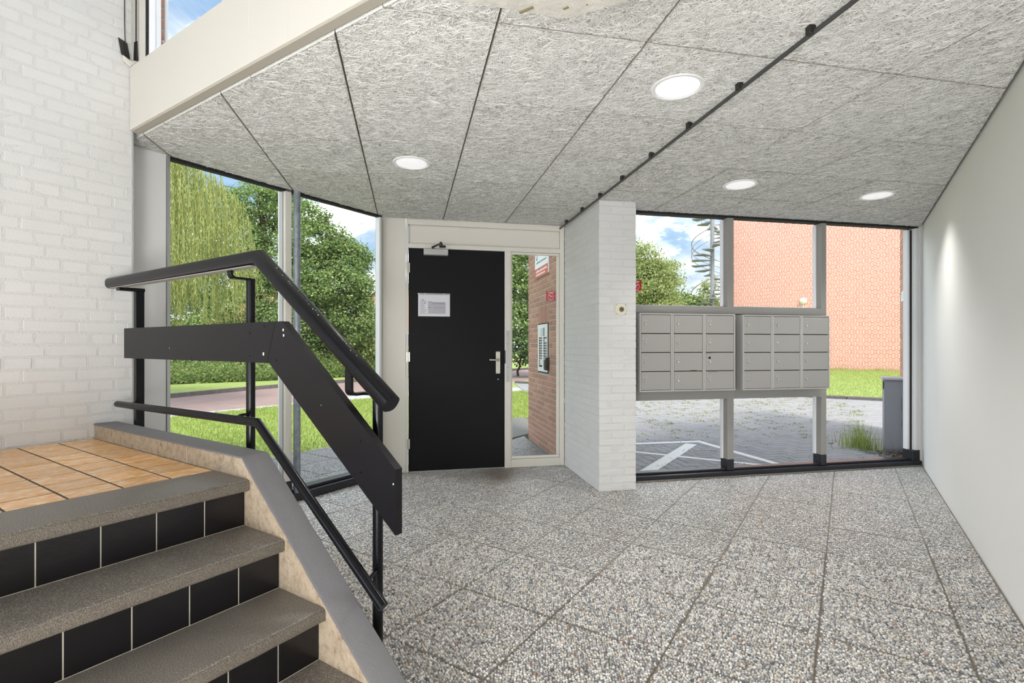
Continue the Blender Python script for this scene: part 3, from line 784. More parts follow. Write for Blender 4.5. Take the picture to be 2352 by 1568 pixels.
# ------------------------------------------------------------------ free standing wall end (pillar), painted brick
mb = MB(); mb.box(AB, (1.5311, 3.9221, 0), (1.852, 4.875, ZC + .03))
wf = setp(obj('wall_front', mb, M['white_joint']), 'white painted brick wall end between door and window', None, None, 'structure')
BF = Bricks(M['white_brick'], .10, .0525, 5)
z = .004; r = 0
while z < ZC - .01:
    h = min(.0525, ZC - .002 - z)
    if h < .02: break
    if r % 2 == 0:
        BF.put(AB, wf, 1.53, 1.74, 3.921, 4.021, z, h); BF.put(AB, wf, 1.75, 1.855, 3.921, 4.021, z, h)
        y = 4.031
    else:
        BF.put(AB, wf, 1.53, 1.63, 3.921, 4.131, z, h, 'y'); BF.put(AB, wf, 1.64, 1.855, 3.921, 4.021, z, h)
        y = 4.141
    while y < 4.85:
        y1 = min(y + .21, 4.868)
        if y1 - y > .03: BF.put(AB, wf, 1.53, 1.63, y, y1, z, h, 'y')
        y = y1 + .010
    z += COURSE; r += 1
obj('gap_strip', MB().box(AB, (1.5285, 4.862, 0), (1.534, 4.871, ZC)), M['gap'], wf)
# the same wall outside, bare brown brick
mb = MB(); mb.box(AB, (1.534, 4.985, -.2), (1.852, 6.42, 3.0))
wb = setp(obj('wall_outside_entrance', mb, M['brown_joint']), 'brown brick wall outside the sidelight', None, None, 'structure')
BB = Bricks(M['brown_brick'], .10, .051, 6)
z = .0; r = 0
while z < 2.46:
    y = 6.425
    first = .21 if r % 2 else .10
    while y > 5.0:
        y0 = max(y - first, 5.0); first = .21
        hole = (5.44 < y and y0 < 5.90 and .87 < z + .025 < 1.66)
        if hole:
            if y > 5.905: BB.put(AB, wb, 1.53, 1.63, 5.905, y, z, None, 'y')
            if y0 < 5.44 and 5.44 - y0 > .02: BB.put(AB, wb, 1.53, 1.63, y0, 5.44, z, None, 'y')
        elif y - y0 > .02: BB.put(AB, wb, 1.53, 1.63, y0, y, z, None, 'y')
        y = y0 - .012
    z += COURSE; r += 1
for k in range(7):
    y0 = 5.445 + k * .0655
    BB.put(AB, wb, 1.53, 1.63, y0, y0 + .054, 1.452, .205, 'y')

# ------------------------------------------------------------------ right window with mailbox wall
w3 = thing('window_3', AB(3.4, 4.2, 0), 'right grey framed window wall behind the mailboxes', None, None, 'structure')
WB0, WB1 = 4.158, 4.255
def g(name, a0, a1, z0, z1, b0=WB0, b1=WB1, m=None, bev=.002): return part(name, AB, (a0, b0, z0), (a1, b1, z1), m or M['grey_paint'], w3, bev)
for a0, a1 in ((2.868, 2.934), (3.874, 3.930)):
    g('mullion', a0, a1, .15, ZC - .02); g('mullion_foot', a0 - .001, a1 + .001, .05, .152, WB0 - .002, WB1 + .004, M['black_frame'])
    g('bead', a0 - .016, a0, .15, ZC - .03, WB0 + .058, WB1 - .005, M['pvc'])
for a0, a1 in ((1.857, 2.868), (2.934, 3.874)):
    g('transom', a0, a1, 1.486, 1.553); g('transom', a0, a1, .708, .80)
    g('infill', a0, a1, .80, 1.486, WB0 + .03, WB1 - .01)
    g('pane', a0, a1, 1.553, ZC - .03, 4.226, 4.231, M['glass'], 0); g('pane', a0, a1, .06, .708, 4.226, 4.231, M['glass'], 0)
    g('bead', a0, a1, 1.553, 1.563, WB0 + .058, WB1 - .005, M['pvc'])
g('pane', 3.930, 4.955, .06, ZC - .03, 4.226, 4.231, M['glass'], 0)
g('sill', 1.857, 5.03, .0, .046, WB0 - .022, WB1, M['black_frame'], .005)
g('sill_bead', 1.857, 5.0, .046, .066, WB0 + .02, WB1, M['black_frame'], .004)
g('head', 1.857, 5.0, ZC - .022, ZC + .03, WB0 - .006, 4.234, M['rubber'])
g('end_stile', 4.932, 4.962, .15, ZC - .03, WB0 + .05, WB1, M['pvc'], .002)
g('end_seal', 4.963, 4.969, .15, ZC - .03, WB0 + .035, WB1, M['gap'], 0)
g('end_post', 4.970, 5.015, .15, ZC - .02, WB0 - .006, WB1, M['panel_grey'], .002)
g('end_foot', 4.929, 5.016, .046, .152, WB0 - .010, WB1 + .002, M['black_frame'])
t3 = setp(obj('trim_3', MB().box(AB, (5.016, 4.150, 0), (5.118, 4.26, ZC + .02), .002), M['panel_grey']), 'white corner post right of the window wall', None, None, 'structure')
obj('sill_mortar', MB().box(AB, (1.857, WB0 - .040, -.01), (5.02, WB0 - .018, .006), .003), M['slab'], w3)

# ================================================================== STAIRCASE
RISE, GO, D0, Z0 = .175, .2225, 1.845, .70
sc_ = thing('staircase', CD(.6, 1.9, 0), 'short flight of dark terrazzo steps up to an orange tiled landing', 'staircase')
mb = MB()
for k in range(4):
    zt = Z0 - RISE * k - .041; dk = D0 - GO * k + .033
    mb.box(CD, (-.30, dk, 0), (1.029, dk + GO + .02, zt))
mb.box(CD, (-.30, D0 + .05, 0), (1.029, 3.358, Z0 - .012))
obj('step_core', mb, M['riser_joint'], sc_)
def tread(k):
    d0 = D0 - GO * k; d1 = 2.100 if k == 0 else D0 - GO * (k - 1) + .042; z1 = Z0 - RISE * k; z0 = z1 - .042
    n = 46; mb = MB(); rows = []
    for i in range(n + 1):
        c = -.30 + 1.329 * i / n; j = lambda a: random.uniform(-a, a)
        rows.append([CD(c, d1, z0), CD(c, d1, z1), CD(c, d0 + .012, z1 + j(.0004)), CD(c, d0 + .004 + j(.001), z1 - .0025 + j(.0008)), CD(c, d0 + j(.0012), z1 - .010 + j(.001)),
                     CD(c, d0 + j(.0015), z1 - .024), CD(c, d0 + .001 + j(.0015), z0 + .005 + j(.0012)), CD(c, d0 + .005 + j(.001), z0)])
    m_ = len(rows[0]); vs = [p for r in rows for p in r]
    for i in range(n):
        for q in range(m_):
            q2 = (q + 1) % m_; mb.add([rows[i][q], rows[i][q2], rows[i + 1][q2], rows[i + 1][q]], [(0, 1, 2, 3)], 1 if q in (3, 4, 5, 6) else 0, q in (2, 3, 4, 5, 6))
    mb.add(rows[0], [tuple(range(m_))], 1); mb.add(rows[-1], [tuple(range(m_))], 1)
    return obj('tread', mb, [M['terrazzo'], M['terrazzo_edge']], sc_, angle=60)
for k in range(4): tread(k)
for k in range(4):
    z1 = Z0 - RISE * k - .043; z0 = max(Z0 - RISE * (k + 1) + .001, .001); dk = D0 - GO * k + .040
    c = .887 + .148
    while c > -.3:
        c1, c0 = min(c, 1.0285), c - .148
        me = MB().box(CD, (c0 + .0009, dk - .008, z0), (c1 - .0009 if c < 1.03 else c1, dk + .002, z1), .0016)
        obj('riser_tile', me, M['riser'], sc_); c -= .148
de = [2.1005, 2.228] + [2.228 + .1472 * i for i in range(1, 8)] + [3.357]
for i in range(len(de) - 1):
    k = 0; c = 1.027
    while c > -.2:
        c0 = .877 - .15 * k
        mb = MB(); x0, x1 = c0 + .0042, c - .0042 if k else c - .004; y0, y1 = de[i] + .0038, de[i + 1] - .0038
        mo = CD((x0 + x1) / 2, (y0 + y1) / 2, Z0 - .005)
        hx, hy = (x1 - x0) / 2, (y1 - y0) / 2
        mb.box(XY, (-hx, -hy, -.006), (hx, hy, .005), .0010)
        shared('landing_tile', raw_mesh('landing_tile', mb, M['orange']), frame_m(CD, ((x0 + x1) / 2, (y0 + y1) / 2, Z0 - .005 + random.uniform(-.0004, .0004))), sc_)
        c = c0; k += 1
mb = MB(); mb.box(CD, (-.30, 2.101, Z0 - .013), (1.029, 3.3555, Z0 - .0012)); obj('tile_bed', mb, M['tile_joint'], sc_)
# kerb (string) along the open side
KS = .83; KZ = .771
def kprof(d_hi, d_lo):
    pts = [(d_hi, 0), (d_hi, KZ)]
    if d_lo < 1.89: pts += [(1.899, KZ), (1.899 - KZ / KS, 0)]
    else: pts += [(d_lo, KZ), (d_lo, 0)]
    return pts
for hi, lo in ((3.36, 2.3355), (2.3325, 0)):
    p = kprof(hi, lo); obj('kerb', MB().prism([CD(1.030, d, z) for d, z in p], [CD(1.128, d, z) for d, z in p]), M['kerb_side'], sc_)
obj('kerb_joint', MB().box(CD, (1.0305, 2.3325, 0), (1.128, 2.3355, KZ)), M['chip'], sc_)
# cement cap over the kerb, edges a little ragged
pth = []
for i in range(40): pth.append((3.36 - (3.36 - 1.897) * i / 40, KZ))
for i in range(31): pth.append((1.897 - (KZ / KS) * i / 30, KZ - KZ * i / 30))
mb = MB(); rows = []
for i, (d, z) in enumerate(pth):
    sl = i >= 40; nd, nz = (0, 1) if not sl else (-KS / math.hypot(1, KS), 1 / math.hypot(1, KS))
    if i == 40: nd, nz = -.34, .94
    r = lambda a: random.uniform(-a, a)
    c0, c1 = 1.0265 + r(.0016), 1.1315 + r(.0012); h = .0085
    rows.append([CD(c0, d, z), CD(c0 - .0005, d + nd * .006, z + nz * .006), CD(c0 + .004, d + nd * h, z + nz * h), CD(c1 - .004, d + nd * h, z + nz * h), CD(c1, d + nd * .005, z + nz * .005), CD(c1, d, z)])
for i in range(len(rows) - 1):
    for q in range(6):
        q2 = (q + 1) % 6; mb.add([rows[i][q], rows[i][q2], rows[i + 1][q2], rows[i + 1][q]], [(0, 1, 2, 3)], 0, True)
mb.add(rows[0], [tuple(range(6))]); mb.add(rows[-1], [tuple(range(6))])
o = obj('kerb_cap', mb, M['kerb_top'], sc_, angle=35); o['label'] = 'grey painted cement cap of the kerb'

# ================================================================== RAILING
ra = thing('stair_railing', CD(1.15, 2.12, 0), 'black railing with handrail, wide board and lower pipe beside the steps', 'railing')
CR = 1.098
def oval(w, h, n=16, p=2.8):
    out = []
    for i in range(n):
        t = 2 * math.pi * (i + .5) / n; c, s = math.cos(t), math.sin(t)
        out.append((w / 2 * abs(c) ** (2 / p) * (1 if c > 0 else -1), h / 2 * abs(s) ** (2 / p) * (1 if s > 0 else -1)))
    return out
hr = obj('handrail', MB().tube([CD(CR, 3.345, 1.535), CD(CR, 1.897, 1.537), CD(CR, 1.172, 1.0145)], 0, sect=oval(.056, .058)), M['black'], ra, angle=50)
obj('underside', MB().box(CD, (CR - .019, 3.30, 1.5045), (CR + .019, 1.93, 1.508)), M['rail_under'], hr)['label'] = 'pale worn underside strip'
mb = MB()
for _ in range(20):
    t = random.random() ** 1.2; d = 1.80 - .52 * t; z = 1.537 - (1.897 - d) * .7207
    mb.box(lambda x, y, zz, d=d, z=z: CD(CR + .008 + x, d + y * .81 - zz * .58, z + y * .58 + zz * .81), ((q := random.uniform(-.018, -.009)), 0, .0282), (q + random.uniform(.0015, .004), random.uniform(.001, .005), .0291))
obj('paint_chips', mb, M['chip'], hr)['kind'] = 'stuff'
# wide board in two lengths, joined at the bend
tb = [(3.178, 1.287), (1.796, 1.287), (1.850, 1.130), (3.178, 1.130)]
sb = [(1.794, 1.287), (1.751, 1.287), (1.156, .815), (1.156, .612), (1.838, 1.130), (1.848, 1.130)]
for pts in (tb, sb):
    obj('board', MB().prism([CD(1.100, d, z) for d, z in pts], [CD(1.128, d, z) for d, z in pts]), M['black_board'], ra)
mb = MB()
for d, z in ((1.97, 1.245), (1.972, 1.155), (1.79, 1.14), (1.315, .885), (1.315, .785), (2.45, 1.14), (1.87, 1.27)): obj('bolt', MB().cyl(CD(1.0985, d, z), CD(1.101, d, z), .004, n=8), M['black'], ra)
mb = MB()
for d, z, s in ((2.66, 1.185, .0022), (1.875, 1.165, .005), (1.745, 1.255, .004), (1.742, 1.235, .004), (1.52, .99, .0016), (1.135 + .03, .77, .0025)): mb.box(CD, (1.0993, d - s, z - s * 1.4), (1.101, d + s, z + s), s * .5)
obj('paint_chips', mb, M['chip'], ra)['kind'] = 'stuff'
obj('lower_rail', MB().tube([CD(CR, 3.255, .884), CD(CR, 1.912, .897), CD(CR, 1.206, .380)], .0172, 14), M['black'], ra, angle=50)
# posts
obj('post', MB().box(CD, (1.164, 3.208, 0), (1.205, 3.238, 1.505), .002), M['black'], ra)
obj('post', MB().cyl(CD(1.188, 2.121, 0), CD(1.188, 2.121, 1.480), .0178, n=18), M['black'], ra)
obj('post', MB().cyl(CD(1.188, 1.333, 0), CD(1.188, 1.333, 1.030), .0175, n=18), M['black'], ra)
bar = [(-.0035, -.016), (.0035, -.016), (.0035, .016), (-.0035, .016)]
obj('bracket', MB().box(CD, (1.086, 3.200, 1.488), (1.205, 3.240, 1.507), .002), M['black'], ra)
obj('bracket', MB().box(CD, (1.090, 3.206, .872), (1.204, 3.236, .890), .002), M['black'], ra)
def sbr(d, ztop, zlow):
    path = [CD(1.100, d, ztop)] + [CD(1.100 + .016 * (1 - math.cos(t)), d, zlow + .016 - .016 * math.sin(t)) for t in (0, .4, .8, 1.2, 1.57)] + [CD(1.190, d, zlow)]
    mb = MB()
    for i in range(len(path) - 1):
        pass
    s = DV * .016; th = .0045; q = []
    for i, p in enumerate(path):
        t = (path[min(i + 1, len(path) - 1)] - path[max(i - 1, 0)]).normalized(); n_ = t.cross(DV).normalized() * th
        q.append([p - s - n_, p + s - n_, p + s + n_, p - s + n_])
    for i in range(len(q) - 1):
        for k in range(4): mb.add([q[i][k], q[i][(k + 1) % 4], q[i + 1][(k + 1) % 4], q[i + 1][k]], [(0, 1, 2, 3)])
    mb.add(q[0], [(0, 1, 2, 3)]); mb.add(q[-1], [(0, 1, 2, 3)])
    obj('bracket', mb, M['black'], ra)
sbr(2.118, 1.512, 1.476); sbr(1.372, 1.128, 1.034)
mb = MB(); mb.box(CD, (1.150, 1.330, 1.029), (1.196, 1.386, 1.039), .002); obj('bracket', mb, M['black'], ra)
obj('rail_arm', MB().tube([CD(1.10, 2.118, .893), CD(1.150, 2.121, .905), CD(1.185, 2.121, .905)], .006, 8), M['black'], ra)
obj('rail_arm', MB().cyl(CD(1.10, 1.285, .437), CD(1.185, 1.331, .437), .007, n=10), M['black'], ra)
for d, z in ((3.0, .899), (2.85, .899)): pass

# ================================================================== overhead concrete
cs = MB()
P = [(1.185, .604), (1.172, .622), (.86, .93), (.60, .60), (.98, -.05), (1.215, .36)]
cs.prism([CD(c, d, 2.050 + (.012 if i in (2, 3) else 0)) for i, (c, d) in enumerate(P)], [CD(c, d, 2.30) for c, d in P])
o = obj('stair_landing_corner', cs, M['concrete_paint'], origin=CD(1.0, .5, 2.05))
setp(o, 'chipped corner of a painted concrete landing hanging at the very top', 'landing')
mb = MB(); mb.box(CD, (1.09, .66, 2.0485), (1.10, .70, 2.0505), .0005); mb.box(CD, (1.14, .585, 2.0485), (1.148, .60, 2.0505), .0005); mb.box(CD, (1.16, .54, 2.0485), (1.164, .545, 2.0505), .0005)
obj('chip_marks', mb, mat('flaked patch', L(128, 118, 92), .9), o)['kind'] = 'stuff'

# ================================================================== ceiling lights and conduit
def lamp(a, b, label):
    t = thing('downlight', AB(a, b, ZC), label, 'ceiling light', 'round ceiling lights in the wood wool boards')
    obj('rim', MB().lathe(AB(a, b, ZC + .004), -ZV, [(.1205, 0), (.1205, .009), (.117, .0125), (.106, .0125), (.1035, .009)], 40), M['lamp_white'], t, angle=30)
    obj('diffuser', MB().lathe(AB(a, b, ZC + .004), -ZV, [(.1035, .0088), (.06, .0108), (0, .0112)], 40), M['diffuser'], t)
    l = bpy.data.lights.new('downlight', 'AREA'); l.shape = 'DISK'; l.size = .2; l.energy = LAMP; l.color = (1, .985, .96); l.spread = math.radians(112)
    o = bpy.data.objects.new('downlight_bulb', l); COL.objects.link(o); o.location = AB(a, b, ZC - .012)
m = bpy.data.materials.new('lamp diffuser'); m.use_nodes = True; N = NT(m.node_tree); bs = N.n['Principled BSDF']
bs.inputs['Base Color'].default_value = L(236, 236, 240); bs.inputs['Roughness'].default_value = .5
bs.inputs['Emission Color'].default_value = (1, .99, 1, 1); bs.inputs['Emission Strength'].default_value = .35; M['diffuser'] = m
lamp(.019, 3.37, 'round ceiling light nearest the black door, left of the dark rod')
lamp(1.216, 2.137, 'largest round ceiling light, nearest the viewer beside the dark rod')
lamp(2.407, 3.337, 'round ceiling light in front of the mailboxes, right of the dark rod')
lamp(3.645, 3.361, 'round ceiling light nearest the right white wall')
cr = thing('conduit_rod', AB(1.482, 2.5, ZC - .02), 'long dark rod clipped under the ceiling towards the pillar', 'rod')
mr = mat('dark grey rod', L(70, 70, 70), .5)
for b0, b1 in ((.6, 2.76), (2.764, 4.868)): obj('rod', MB().cyl(AB(1.482, b0, ZC - .026), AB(1.482, b1, ZC - .026), .0088, n=14), mr, cr)
for b in (.79, 1.21, 1.631, 2.048, 2.468, 2.898, 3.332, 3.753, 4.171, 4.612):
    obj('clip', MB().box(AB, (1.459, b - .013, ZC - .034), (1.487, b + .013, ZC + .0005), .003), M['plastic_dark'], cr)

# ================================================================== MAILBOXES
def text_geo(s, size, depth=.0004):
    cu = bpy.data.curves.new('t', 'FONT'); cu.body = s; cu.size = size; cu.extrude = depth; cu.align_x = 'CENTER'; cu.align_y = 'CENTER'; cu.resolution_u = 2
    ob = bpy.data.objects.new('t', cu); COL.objects.link(ob); bpy.context.view_layer.update()
    me = bpy.data.meshes.new_from_object(ob.evaluated_get(bpy.context.evaluated_depsgraph_get()))
    vs = [tuple(v.co) for v in me.vertices]; fs = [tuple(p.vertices) for p in me.polygons]
    bpy.data.objects.remove(ob); bpy.data.curves.remove(cu); bpy.data.meshes.remove(me)
    return vs, fs
def put_text(mb, s, size, F, x, y, z, mi=0, depth=.0004, sx=1):
    """letters in the plane y = const of frame F, reading along +x"""
    vs, fs = text_geo(s, size, depth)
    mb.add([F(x + v[0] * sx, y - v[2], z + v[1]) for v in vs], fs, mi)
door_me = lock_me = None
def mailbank(a0, a1, z0, z1, numbers, label, b=4.0):
    global door_me, lock_me
    t = thing('mailbox_bank', AB((a0 + a1) / 2, 4.1, z0), label, 'mailboxes', 'grey mailbox banks in the window wall')
    mb = MB(); mb.box(AB, (a0, b + .016, z0), (a1, WB0 + .001, z1), .002); body = obj('body', mb, M['grey_box'], t)
    obj('recess', MB().box(AB, (a0 + .008, b + .0145, z0 + .008), (a1 - .008, b + .0165, z1 - .008)), M['gap'], t)
    rim = .012; div = .028; w = (a1 - a0 - 2 * rim - 2 * div) / 3; h = (z1 - z0 - 2 * rim) / 4
    mb = MB(); e = .002
    mb.box(AB, (a0, b - .002, z0), (a0 + rim, b + .016, z1), e); mb.box(AB, (a1 - rim, b - .002, z0), (a1, b + .016, z1), e)
    mb.box(AB, (a0 + rim, b - .002, z1 - rim), (a1 - rim, b + .016, z1), e); mb.box(AB, (a0 + rim, b - .002, z0), (a1 - rim, b + .016, z0 + rim), e)
    for i in (1, 2):
        x = a0 + rim + i * w + (i - 1) * div
        mb.box(AB, (x, b - .002, z0 + rim), (x + div * .47, b + .016, z1 - rim), e); mb.box(AB, (x + div * .53, b - .002, z0 + rim), (x + div, b + .016, z1 - rim), e)
    obj('front_frame', mb, M['grey_edge'], t)
    gp = .0035; dw, dh = w - 2 * gp, h - 2 * gp
    if door_me is None:
        q = MB(); q.box(XY, (-dw / 2, -.005, -dh / 2), (dw / 2, .005, dh / 2), .0015); door_me = raw_mesh('door', q, M['grey_box'])
        q = MB(); q.lathe((0, -.005, 0), (0, -1, 0), [(.0105, 0), (.0105, .004), (.0085, .0062), (.0065, .0062), (.006, .004), (0, .004)], 18)
        q.box(XY, (-.0012, -.0098, -.004), (.0012, -.0088, .004), 0, 1); lock_me = raw_mesh('lock', q, [M['steel'], M['plastic_dark']])
    for i in range(3):
        for j in range(4):
            ax = a0 + rim + i * (w + div) + w / 2; zz = z1 - rim - (j + .5) * h
            d = shared('door', door_me, frame_m(AB, (ax, b + .006, zz)), t)
            lx, lz = ax - dw / 2 + .034, zz + .002
            shared('lock', lock_me, frame_m(AB, (lx, b + .006, lz)), d)
            n = numbers[i][j]; nz = zz + .034
            q = MB()
            if n:
                for x0, x1, y0, y1 in ((-.019, -.0178, -.0105, .0105), (.0178, .019, -.0105, .0105), (-.019, .019, .0095, .0105), (-.019, .019, -.0105, -.0095)):
                    q.box(XY, (x0, -.0062, y0), (x1, -.0045, y1), 0, 1)
                q.box(XY, (-.0178, -.0054, -.0095), (.0178, -.0046, .0095), 0, 0)
                put_text(q, n, .015, XY, 0, -.0057, 0, 2, .0002)
                pm = raw_mesh('number_plate', q, [M['grey_edge'], M['grey_box'], M['ink_dark']], False)
                shared('number_plate', pm, frame_m(AB, (lx, b + .006, nz)), d)
            else:
                q.lathe((0, -.0048, 0), (0, -1, 0), [(.012, 0), (.0115, .0006), (0, .0006)], 9); q.box(XY, (-.016, -.0058, -.006), (.004, -.0048, .003), .001)
                shared('hole', raw_mesh('hole', q, M['rubber']), frame_m(AB, (lx, b + .006, nz)), d)
                d['label'] = 'door with a dark hole where its number plate was'
    return t
b1 = mailbank(1.926, 2.838, .800, 1.474, [['67', '69', '71', '73'], ['59', '61', '63', '65'], ['51', '53', '', '57']], 'left bank of twelve grey mailboxes, next to the brick pillar')
b2 = mailbank(2.914, 3.817, .798, 1.472, [['43', '45', '47', '49'], ['35', '37', '39', '41'], ['27', '29', '31', '33']], 'right bank of twelve grey mailboxes, towards the white wall')
mb = MB(); mb.box(AB, (2.40, 3.9985, .9795), (2.46, 3.9995, .984), 0); mb.box(AB, (2.55, 3.9985, 1.1295), (2.60, 3.9995, 1.132), 0); mb.box(AB, (2.57, 3.9985, .9655), (2.66, 3.9995, .968), 0)
obj('rust_streaks', mb, M['rust'], b1)['kind'] = 'stuff'

# ================================================================== small things on the walls
t = thing('key_switch', AB(1.715, 3.92, 1.495), 'square cream key switch on the brick pillar', 'switch')
obj('plate', MB().box(AB, (1.669, 3.906, 1.450), (1.762, 3.9215, 1.540), .003), M['plastic_cream'], t)
obj('collar', MB().lathe(AB(1.716, 3.9065, 1.494), -BV, [(.028, 0), (.027, .010), (.022, .012), (.0215, .004), (0, .004)], 28), M['plastic_cream'], t)
mb = MB().lathe(AB(1.716, 3.9025, 1.494), -BV, [(.0205, 0), (.0205, .003), (0, .003)], 24)
k_ = obj('cylinder', mb, mat('dull brass insert', L(120, 114, 92), .45, .4), t)
mb = MB()
for x in (-.012, -.004, .004, .012): mb.box(AB, (1.716 + x - .0026, 3.8985, 1.490), (1.716 + x + .0026, 3.900, 1.497), .0005)
obj('slot', mb, M['plastic_dark'], k_)
for x in (1.6785, 1.7525):
    for zz in (1.4595, 1.5305): obj('screw', MB().cyl(AB(x, 3.9048, zz), AB(x, 3.9075, zz), .0035, n=10), M['plastic_dark'], t)

nt = thing('paper_notice', AB(.237, DB - .006, 1.58), 'white printed notice hanging from a holder on the black door', 'notice')
PB = DB - .0045
obj('sheet', MB().box(AB, (.089, PB - .001, 1.474), (.388, PB + .0002, 1.684)), M['paper'], nt)
mb = MB(); mb.box(AB, (.085, PB - .008, 1.680), (.390, PB + .0002, 1.694), .002)
hl = obj('holder', mb, M['alu'], nt)
mb = MB()
for i in range(22):
    x = .095 + i * .0135
    if i in (2, 19, 20) or random.random() < .92: mb.box(AB, (x, PB - .0087, 1.6835), (x + .006, PB - .0079, 1.691))
obj('slots', mb, M['plastic_dark'], hl)
mb = MB()
def bar_(x0, x1, zc, h=.0011, mi=0): mb.box(AB, (x0, PB - .0015, zc - h), (x1, PB - .0009, zc + h), 0, mi)
mb.box(AB, (.182, PB - .0013, 1.500), (.347, PB - .0009, 1.610), 0, 2)
for k in range(14): bar_(.108, .108 + random.choice((.05, .062, .066, .04)), 1.622 - k * .0092)
for k in range(13): bar_(.182, .347, 1.606 - k * .0085, .0004)
for k in range(15): mb.box(AB, (.230 + k * .0083, PB - .0015, 1.500), (.2304 + k * .0083, PB - .0009, 1.606))
for k in range(13):
    bar_(.226 + k * .009, .2295 + k * .009, 1.603, .0028, 1); bar_(.226 + k * .009, .229 + k * .009, 1.594, .0022, 1)
bar_(.184, .222, 1.612, .0016, 1); bar_(.184, .205, 1.557, .0018, 1)
for k in range(12): bar_(.236 + k * .009, .240 + k * .009, 1.556, .0018, 1)
bar_(.125, .134, 1.633, .0022, 1); bar_(.130, .140, 1.629, .0022, 1); bar_(.147, .161, 1.600, .0016, 1)
obj('print', mb, [M['ink'], M['ink_dark'], M['print_grey']], nt)

def cam_sticker(name, F, x0, x1, y, z0, z1, red, white, label, flip=1):
    """warning sticker: red field, white ring with a camera, bars of small type; faces -y of F"""
    t = thing(name, F((x0 + x1) / 2, y, (z0 + z1) / 2), label, 'sticker')
    obj('field', MB().box(F, (x0, y - .001, z0), (x1, y, z1)), red, t)
    w, h = x1 - x0, z1 - z0; cx, cz = (x0 + x1) / 2, z0 + h * .46; r = w * .33; yy = y - .0014
    mb = MB(); n = 32
    o_ = [F(cx + r * math.cos(i * 2 * math.pi / n), yy, cz + r * math.sin(i * 2 * math.pi / n)) for i in range(n)]
    i_ = [F(cx + r * .88 * math.cos(i * 2 * math.pi / n), yy, cz + r * .88 * math.sin(i * 2 * math.pi / n)) for i in range(n)]
    mb.add(o_ + i_, [(i, (i + 1) % n, n + (i + 1) % n, n + i) for i in range(n)])
    def pol(pts): mb.add([F(cx + flip * px * r, yy, cz + pz * r) for px, pz in pts], [tuple(range(len(pts)))])
    pol([(-.62, .02), (.38, .50), (.52, .26), (-.48, -.24)]); pol([(.38, .50), (.52, .56), (.66, .30), (.52, .26)])
    pol([(-.05, -.08), (.06, -.05), (.14, -.34), (.05, -.40)]); pol([(.05, -.40), (.14, -.34), (.52, -.30), (.52, -.40)])
    for zz, a, b_ in ((.90, .16, .84), (.845, .22, .78)): mb.box(F, (x0 + w * a, yy, z0 + h * zz - .0022), (x0 + w * b_, yy + .0004, z0 + h * zz + .0022))
    mb.box(F, (x0 + w * .08, yy, z0 + h * .07), (x0 + w * .92, yy + .0004, z0 + h * .10))
    obj('print', mb, white, t, recalc=False)
cam_sticker('camera_sticker', AB, 1.950, 2.047, 4.224, 1.683, 1.781, M['sign_red'], M['sign_white'], 'bright red camera warning sticker on the window beside the pillar')
cam_sticker('camera_sticker', AB, 1.351, 1.447, 4.9025, 1.645, 1.740, M['faded_red'], M['faded_white'], 'faded red camera sticker on the sidelight glass', -1)

# on the outer wall, facing -a : frame with x running along -b (left to right as seen), y along a
def WL(x, y, z): return AB(1.53 + y, -x, z)
ic = thing('intercom_panel', AB(1.53, 5.69, 1.17), 'white intercom panel with two rows of bell buttons outside the sidelight', 'intercom')
obj('plate', MB().box(WL, (-5.893, -.010, .895), (-5.472, .005, 1.442), .002), mat('white enamel plate', L(232, 232, 230), .35), ic)
obj('surround', MB().box(WL, (-5.905, -.003, .880), (-5.460, .010, 1.456)), M['gap'], ic)
sp = obj('speaker', MB().box(WL, (-5.752, -.017, 1.312), (-5.612, -.009, 1.400), .002), mat('pale blue speaker grille', L(198, 208, 218), .4), ic)
obj('side', MB().box(WL, (-5.612, -.018, 1.309), (-5.592, -.009, 1.402), .001), M['sign_teal'], sp)
for i in range(12):
    for j in range(2):
        x = -5.800 + j * .200; zz = 1.284 - i * .0296
        b_ = obj('button', MB().lathe(WL(x, -.010, zz), -AV, [(.013, 0), (.012, .005), (0, .006)], 10), M['plastic_dark'], ic)
        blank = (j == 1 and i == 1) or (j == 0 and i in (9, 10))
        obj('name_card', MB().box(WL, (x + .018, -.0125, zz - .010), (x + .110, -.0095, zz + .010)), M['paper'] if blank else (M['rubber'] if (j == 0 and i == 11) else M['ink']), b_)
o = obj('card_reader', MB().box(WL, (-5.497, -.045, .922), (-5.418, .006, 1.062), .006), M['plastic_dark'], origin=AB(1.51, 5.45, .99))
setp(o, 'small black reader at the lower edge of the intercom panel', 'reader'); 
obj('led_window', MB().box(WL, (-5.49, -.0465, 1.035), (-5.43, -.044, 1.052), .001), M['alu'], o)
sg = thing('wall_sign', AB(1.53, 5.7, 2.3), 'white sign with a red foot high on the brown brick wall outside', 'sign')
obj('board', MB().box(WL, (-6.0, -.018, 2.008), (-5.414, 0, 2.62), .002), M['sign_white'], sg)
obj('foot_band', MB().box(WL, (-5.9995, -.0188, 2.0085), (-5.4145, -.0178, 2.115), 0), M['sign_orange'], sg)
mb = MB()
ring = lambda f, s: [WL(-5.905 + .052 * f * math.cos(i * math.pi / 16), -.0188, 2.33 + .118 * s * math.sin(i * math.pi / 16)) for i in range(32)]
mb.add(ring(1, 1) + ring(.72, .86), [(i, (i + 1) % 32, 32 + (i + 1) % 32, 32 + i) for i in range(32)], 0)
put_text(mb, 'S', .17, WL, -5.77, -.0190, 2.385, 0)
for k in range(16): mb.box(WL, (-5.80 + k * .0235, -.0190, 2.268), (-5.785 + k * .0235, -.0186, 2.268 + random.uniform(.016, .034)), 0, 1)
